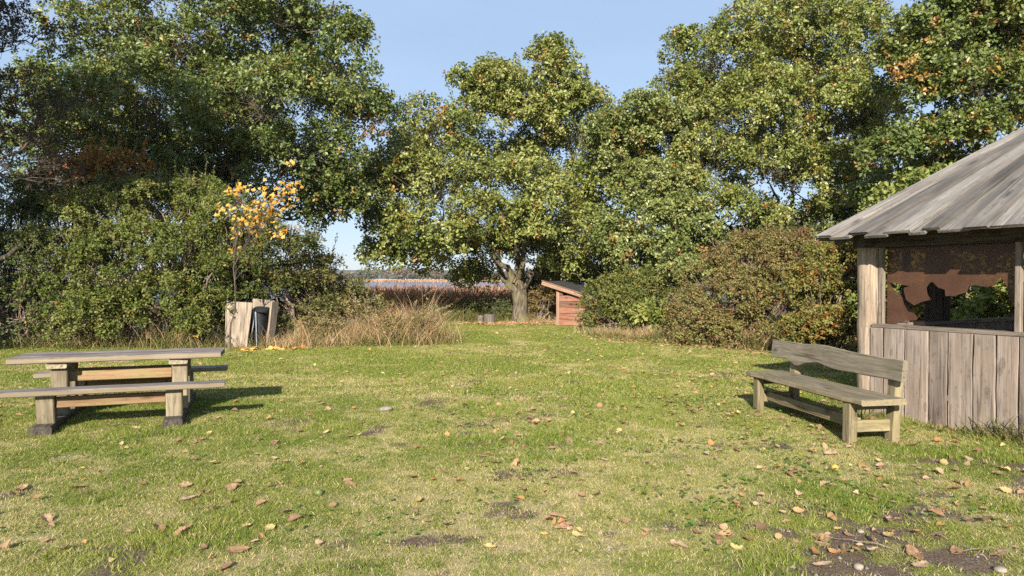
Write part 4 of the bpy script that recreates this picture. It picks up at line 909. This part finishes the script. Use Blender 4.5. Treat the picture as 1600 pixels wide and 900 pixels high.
for (px, py, rx, ry, k) in [(380, 300, 20, 10, 17), (372, 330, 28, 14, 26), (400, 345, 26, 14, 24), (430, 330, 22, 22, 24), (452, 310, 16, 18, 22), (440, 365, 20, 10, 12), (362, 362, 12, 10, 10), (455, 290, 10, 12, 8), (410, 318, 26, 12, 16), (364, 395, 10, 10, 4), (458, 262, 5, 6, 4)]:
    c = at(px, py, 15.75) - base; c[1] += q.uniform(-.3, .1)
    Pb, rb = limb(q, P[q.integers(5, 9)], c, .009, .004, 5, .05, -.05); tube(acc, Pb, rb, 4)
    for j in range(int(k * 1.45)):
        e = c + q.normal(0, .62, 3) * np.array([rx, rx, ry]) / FPX * 15.75
        if j % 2 == 0: Pt, rt = limb(q, Pb[q.integers(2, 6)], e, .0045, .002, 3, .05, .05); tube(acc, Pt, rt, 3)
        o = obj('leaf', lm[q.integers(8)], MS, tuple(e), (R(q.uniform(20, 95)), R(q.normal(0, 25)), R(q.normal(0, 50)))); s_ = q.uniform(.075, .145); o.scale = (s_, s_, s_); nleaf += 1
obj('trunk', acc.mesh('trunk', M['bark_dark'], True), MS)

# ------------------------------------------------------------------ logs, stones, apples
def log(px, py, Y, r, h, label, seed):
    t = root('log_stump', ((px - 800) / FPX * Y, Y, 0), 0, label, 'log stump'); acc = Acc(); q = np.random.default_rng(seed); sides = 14
    ang = np.linspace(0, 6.2832, sides, endpoint=False); w_ = 1 + q.normal(0, .05, sides)
    xx = [-.03, .05, h * .5, h - .01, h]; rr = [r * 1.06, r * 1.02, r, r * .98, r * .94]
    Vv = np.concatenate([np.stack([np.full(sides, x), rad * w_ * np.cos(ang), rad * w_ * np.sin(ang)], 1) for x, rad in zip(xx, rr)]); i = np.arange(sides)
    for s_ in range(4): acc.add(Vv[s_ * sides:(s_ + 2) * sides], np.stack([i, (i + 1) % sides, (i + 1) % sides + sides, i + sides], 1))
    o = obj('bark_side', acc.mesh('bark_side', M['log'], True), t, rot=(0, R(-90), 0))
    me = bpy.data.meshes.new('cut_face'); me.from_pydata([(0, 0, h + .004)] + [(r * .93 * w_[j] * math.cos(-ang[j]), r * .93 * w_[j] * math.sin(ang[j]), h + .001) for j in range(sides)], [], [(0, 1 + j, 1 + (j + 1) % sides) for j in range(sides)]); me.update(); me.materials.append(M['screen']); obj('cut_face', me, t)
log(751, 505, 25.9, .115, .27, 'smaller log stump left of the oak trunk in the shade', 1)
log(765, 506, 25.6, .19, .33, 'thicker log stump next to the smaller one near the oak trunk', 2)
def lump(name, px, py, r, mat, label, cat, flat=.7, seed=0, sub=2):
    import bmesh
    bm = bmesh.new(); bmesh.ops.create_icosphere(bm, subdivisions=sub, radius=r)
    for v in bm.verts:
        f = 1 + .28 * (float(fbm(np.array(v.co.x / r * 1.2 + seed * 7), np.array(v.co.y / r * 1.2 + v.co.z / r), 3)) - .5) * (1 if mat == 'stone' else .15); v.co = v.co * f; v.co.z *= flat
    for f in bm.faces: f.smooth = True
    me = bpy.data.meshes.new(name); bm.to_mesh(me); me.materials.append(M[mat]); x, y = on_ground(px, py)
    return tag(obj(name, me, None, (x, y, float(gz(np.array(x), np.array(y))) + r * flat * .75)), label, cat)
lump('stone', 1344, 894, .028, 'stone', 'pale grey stone on the bare earth at the bottom right edge', 'stone', .7, 1)
lump('stone', 603, 642, .085, 'stone', 'flat grey stone in the grass right of the table shadow', 'stone', .35, 2)
lump('stone', 1567, 897, .034, 'stone', 'dark half sunk stone in the bottom right corner', 'stone', .5, 3)
lump('stone', 1347, 835, .022, 'stone', 'small whitish stone in the bare patch before the bench', 'stone', .6, 4)
lump('apple', 497, 774, .032, 'apple_green', 'green windfall apple lying in the grass at the left', 'apple', .92, 5, 3)
lump('apple', 1306, 735, .030, 'apple_yellow', 'yellow windfall apple lying in the grass before the bench', 'apple', .92, 6, 3)
# grit in the bare patches
q = np.random.default_rng(91); acc = Acc(); ico = np.array([(1, 0, 0), (-.9, .2, 0), (0, 1, .1), (.1, -1, 0), (0, 0, .8), (0, 0, -.8)]); ft = np.array([(0, 2, 4), (2, 1, 4), (1, 3, 4), (3, 0, 4)])
for cx, cy, rx, ry, st in PATCH:
    for j in range(int(60 * rx * ry * st) + 14):
        x, y = cx + q.normal(0, .55) * rx, cy + q.normal(0, .55) * ry; r = abs(q.normal(0, .006)) + .003
        a = q.uniform(0, 6.28); ca, sa = math.cos(a), math.sin(a); Vv = ico * r * q.uniform(.7, 1.3, (6, 3)); Vv = np.stack([Vv[:, 0] * ca - Vv[:, 1] * sa + x, Vv[:, 0] * sa + Vv[:, 1] * ca + y, Vv[:, 2] + float(gz(np.array(x), np.array(y))) + r * .3], 1)
        acc.add(Vv, ft)
tag(obj('grit', acc.mesh('grit', M['stone'])), kind='stuff')

# ------------------------------------------------------------------ fallen leaves
oakl = [(0, 0), (.08, .08), (.19, .15), (.18, .24), (.29, .34), (.25, .45), (.36, .58), (.28, .70), (.27, .85), (.13, .93), (0, 1.0)]
oakl = oakl + [(-x, y) for x, y in oakl[-2:0:-1]]
def oak_leaf(seed):
    q = random.Random(seed); curl = q.uniform(-.4, .9); roll = q.uniform(-.4, .9); tw = q.uniform(-.4, .4)
    V3 = [(0, .2, 0), (0, .5, .0), (0, .8, 0)] + [(x * q.uniform(.85, 1.15), y + q.uniform(-.02, .02), 0) for x, y in oakl]
    V3 = [(x, y - .5, roll * x * x * 2.2 + curl * (y - .5) ** 2 * .8 + tw * x * (y - .5) + (.05 if i < 3 else 0) * -1 + q.uniform(-.015, .015)) for i, (x, y, z) in enumerate(V3)]
    n_ = len(oakl); Ff = []
    for i in range(n_):
        a, b = 3 + i, 3 + (i + 1) % n_; ym = (oakl[i][1] + oakl[(i + 1) % n_][1]) / 2; cn = 0 if ym < .34 else 1 if ym < .66 else 2
        if i and cn != pc: Ff.append((pc, a, cn))
        Ff.append((cn, a, b)); pc = cn
    zmin = min(v[2] for v in V3)
    return [(x, y, z - zmin) for x, y, z in V3], Ff
LEAFC = {'tan': [(.38, .235, .145), (.44, .29, .185), (.33, .20, .115), (.48, .34, .23)], 'orange': [(.40, .21, .09), (.36, .18, .09)], 'yellow': [(.52, .38, .12), (.48, .38, .17)]}
lp = {}
sd = 0
for kind, cs in LEAFC.items():
    lp[kind] = []
    for c in cs:
        m_ = leafmat('fallen_' + kind, .15, .15, .7); nd = m_.node_tree.nodes
        oi = nd.new('ShaderNodeTexNoise'); oi.inputs['Scale'].default_value = 3; rc = ramp(nd, [(.35, [v * .6 for v in c]), (.6, c)]); m_.node_tree.links.new(oi.outputs['Fac'], rc.inputs[0])
        for x in list(nd):
            if x.type == 'ATTRIBUTE':
                for lk in list(x.outputs['Color'].links): m_.node_tree.links.new(rc.outputs[0], lk.to_socket)
        for v in range(3):
            sd += 1; Vv, Ff = oak_leaf(sd); me = bpy.data.meshes.new('fallen_leaf'); me.from_pydata(Vv, [], Ff); me.update(); me.materials.append(m_); lp[kind].append(me)
FIX = [(210, 672), (215, 690), (314, 688), (428, 693), (287, 760), (315, 770), (362, 764), (305, 785), (292, 781), (459, 817), (445, 805), (277, 840), (288, 830), (97, 862), (370, 867), (345, 895), (245, 832), (772, 727), (645, 750), (546, 760), (30, 766), (120, 764), (70, 815),
       (1244, 660), (1142, 650), (1200, 655), (1297, 762), (1367, 781), (872, 816), (1170, 849), (1287, 856), (1284, 846), (1246, 863), (1430, 870), (1442, 890), (1287, 891), (1465, 840), (1465, 807), (1497, 866), (1565, 871), (1495, 738), (1560, 743), (1242, 743), (942, 722), (1087, 615), (882, 833), (1065, 861), (1132, 844), (1400, 818), (1300, 712), (1320, 690), (1235, 745), (830, 662)]
FIXY = [(384, 827), (849, 845), (1430, 784), (418, 832)]
q = np.random.default_rng(77); spots = [(*on_ground(*p), .105) for p in FIX] + [(*on_ground(*p), .065) for p in FIXY]
nfix = len(spots)
while len(spots) < 300:
    y = math.sqrt(q.uniform(3.7 ** 2, 12 ** 2)); x = q.uniform(-.74, .74) * y
    if q.random() < .5:
        px_, py_, _ = spots[q.integers(len(spots))]; x, y = px_ + q.normal(0, .22), py_ + q.normal(0, .22)
        if y < 3.7: continue
    wgt = .35 + .65 * min(1, max(0, (x / y + .3) / .8)) + .5 * (fbm(np.array(x * .7), np.array(y * .7), 2) - .5)
    if q.random() > wgt or in_hut(np.array(x), np.array(y), .1): continue
    spots.append((x, y, q.uniform(.035, .078)))
LBL = {'tan': 'dry tan oak leaf lying curled on the lawn', 'orange': 'rusty orange oak leaf lying on the lawn', 'yellow': 'small yellow leaf lying on the lawn'}
for i, (x, y, s_) in enumerate(spots):
    kind = 'yellow' if nfix - 4 <= i < nfix else ('tan' if i < nfix and q.random() < .8 else ('tan', 'tan', 'tan', 'tan', 'tan', 'tan', 'tan', 'tan', 'orange', 'yellow')[q.integers(10)])
    me = lp[kind][q.integers(len(lp[kind]))]
    o = obj('fallen_leaf', me, None, (x, y, float(gz(np.array(x), np.array(y))) + q.uniform(.004, .018)), (R(q.normal(0, 11)), R(q.normal(0, 11)), q.uniform(0, 6.28)))
    o.scale = (s_ * q.uniform(.9, 1.3), s_ * q.uniform(1, 1.3), s_)
    tag(o, LBL[kind], 'leaf', {'tan': 'dry tan oak leaves on the lawn', 'orange': 'rusty orange oak leaves on the lawn', 'yellow': 'small yellow leaves on the lawn'}[kind])
# the smaller and farther ones as litter
LEAFV = [tuple(np.array(a) for a in oak_leaf(900 + i)) for i in range(8)]
acc = Acc()
def litter(k, fx, pal, L, zoff=.02):
    P = np.array([fx() for _ in range(k)]); P = np.c_[P, gz(P[:, 0], P[:, 1]) + q.uniform(.01, .035, k)]
    C = np.asarray(pal)[q.integers(0, len(pal), k)] * q.uniform(.7, 1.25, (k, 1))
    D = unit(q.normal(0, 1, (k, 3)) * np.array([1, 1, .2])); N_ = unit(q.normal(0, .3, (k, 3)) + np.array([0, -.1, 1])); S_ = unit(np.cross(N_, D)); N_ = np.cross(D, S_)
    sz = L * q.uniform(.55, 1.3, k); wz = sz * q.uniform(.9, 1.3, k)
    for v in range(8):
        lv, lf = LEAFV[v]; idx = np.arange(v, k, 8)
        W_ = P[idx, None] + lv[None, :, 0:1] * (S_ * wz[:, None])[idx, None] + lv[None, :, 1:2] * (D * sz[:, None])[idx, None] + lv[None, :, 2:3] * (N_ * sz[:, None])[idx, None]
        acc.add(W_.reshape(-1, 3), (np.arange(len(idx))[:, None, None] * len(lv) + lf[None]).reshape(-1, 3), np.repeat(C[idx], len(lv), 0))
def f_lawn():
    while True:
        y = math.sqrt(q.uniform(4 ** 2, 25 ** 2)); x = q.uniform(-.75, .75) * y
        if q.random() < .25 + .75 * min(1, max(0, (x / y + .15) / .5)) and lawn_edge(np.array(x), np.array(y)) and not in_hut(np.array(x), np.array(y), .1): return x, y
LIT = [(.40, .26, .15), (.46, .33, .21), (.36, .23, .11), (.40, .21, .09), (.46, .36, .16), (.26, .16, .10), (.32, .21, .13)]
litter(2300, f_lawn, LIT, .07)
litter(1500, lambda: (q.normal(.8, 1.4), 25.4 + q.normal(0, .5)), [(.48, .27, .14), (.42, .22, .10), (.52, .34, .2)], .10)
def f_edge():
    t = q.random(); return 2.6 + 4.2 * t + q.normal(0, .5), 20.0 - 5.2 * t + q.normal(0, .5)
litter(1300, f_edge, LIT, .085)
litter(90, lambda: (-5.6 + q.normal(0, .7), 16.0 + q.normal(0, .35)), [(.60, .40, .08), (.52, .33, .12), (.50, .22, .06)], .11)
_a = acc; acc = Acc()
def f_clover():
    while True:
        x, y = f_lawn()
        if y < 11 and fbm(np.array(x * 1.6 + 90), np.array(y * 1.6 + 33), 2) > .56: return x, y
litter(2600, f_clover, [(.07, .13, .025), (.10, .16, .03), (.14, .19, .045)], .034)
tag(obj('turf_weeds', acc.mesh('turf_weeds', M['blade'])), kind='stuff'); acc = _a
tag(obj('leaf_litter', acc.mesh('leaf_litter', M['dry_leaf'])), kind='stuff')
# thin fallen twigs
for i, (px, py, a, L) in enumerate([(1500, 872, .2, .5), (300, 800, .3, .18), (1400, 868, 2.6, .35), (160, 668, .1, .35)]):
    x, y = on_ground(px, py); acc2 = Acc(); qq = np.random.default_rng(i); P, rr = limb(qq, (0, 0, .015), (L * math.cos(a), L * math.sin(a), .02), .004, .0015, 6, .05, .05); tube(acc2, P, rr, 5)
    tag(obj('twig', acc2.mesh('twig', M['twig']), None, (x, y, float(gz(np.array(x), np.array(y))) + .01)), ['long thin twig on the bare earth at bottom right', 'curved little twig in the grass in front of the picnic table', 'short twig among leaves before the hut', 'pale straw twig left of the table leg'][i], 'twig', 'twigs lying on the ground')

# ------------------------------------------------------------------ air between here and the far shore
hz = bpy.data.materials.new('haze_air'); hz.use_nodes = True; hn = hz.node_tree.nodes; hl = hz.node_tree.links
for x in list(hn): hn.remove(x)
ho = hn.new('ShaderNodeOutputMaterial'); pv = hn.new('ShaderNodeVolumePrincipled'); pv.inputs['Color'].default_value = (.86, .92, 1.0, 1); pv.inputs['Density'].default_value = HAZE; pv.inputs['Anisotropy'].default_value = .2
hl.new(pv.outputs[0], ho.inputs['Volume'])
x0, x1, y0, y1, z0, z1 = -960, 960, -90, 1600, -4.5, 26.
Vh = [(x, y, z) for z in (z0, z1) for x, y in ((x0, y0), (x1, y0), (x1, y1), (x0, y1))]
me = bpy.data.meshes.new('haze'); me.from_pydata(Vh, [], [(3, 2, 1, 0), (4, 5, 6, 7), (0, 1, 5, 4), (1, 2, 6, 5), (2, 3, 7, 6), (3, 0, 4, 7)]); me.update(); me.materials.append(hz)
tag(obj('haze', me), kind='stuff')
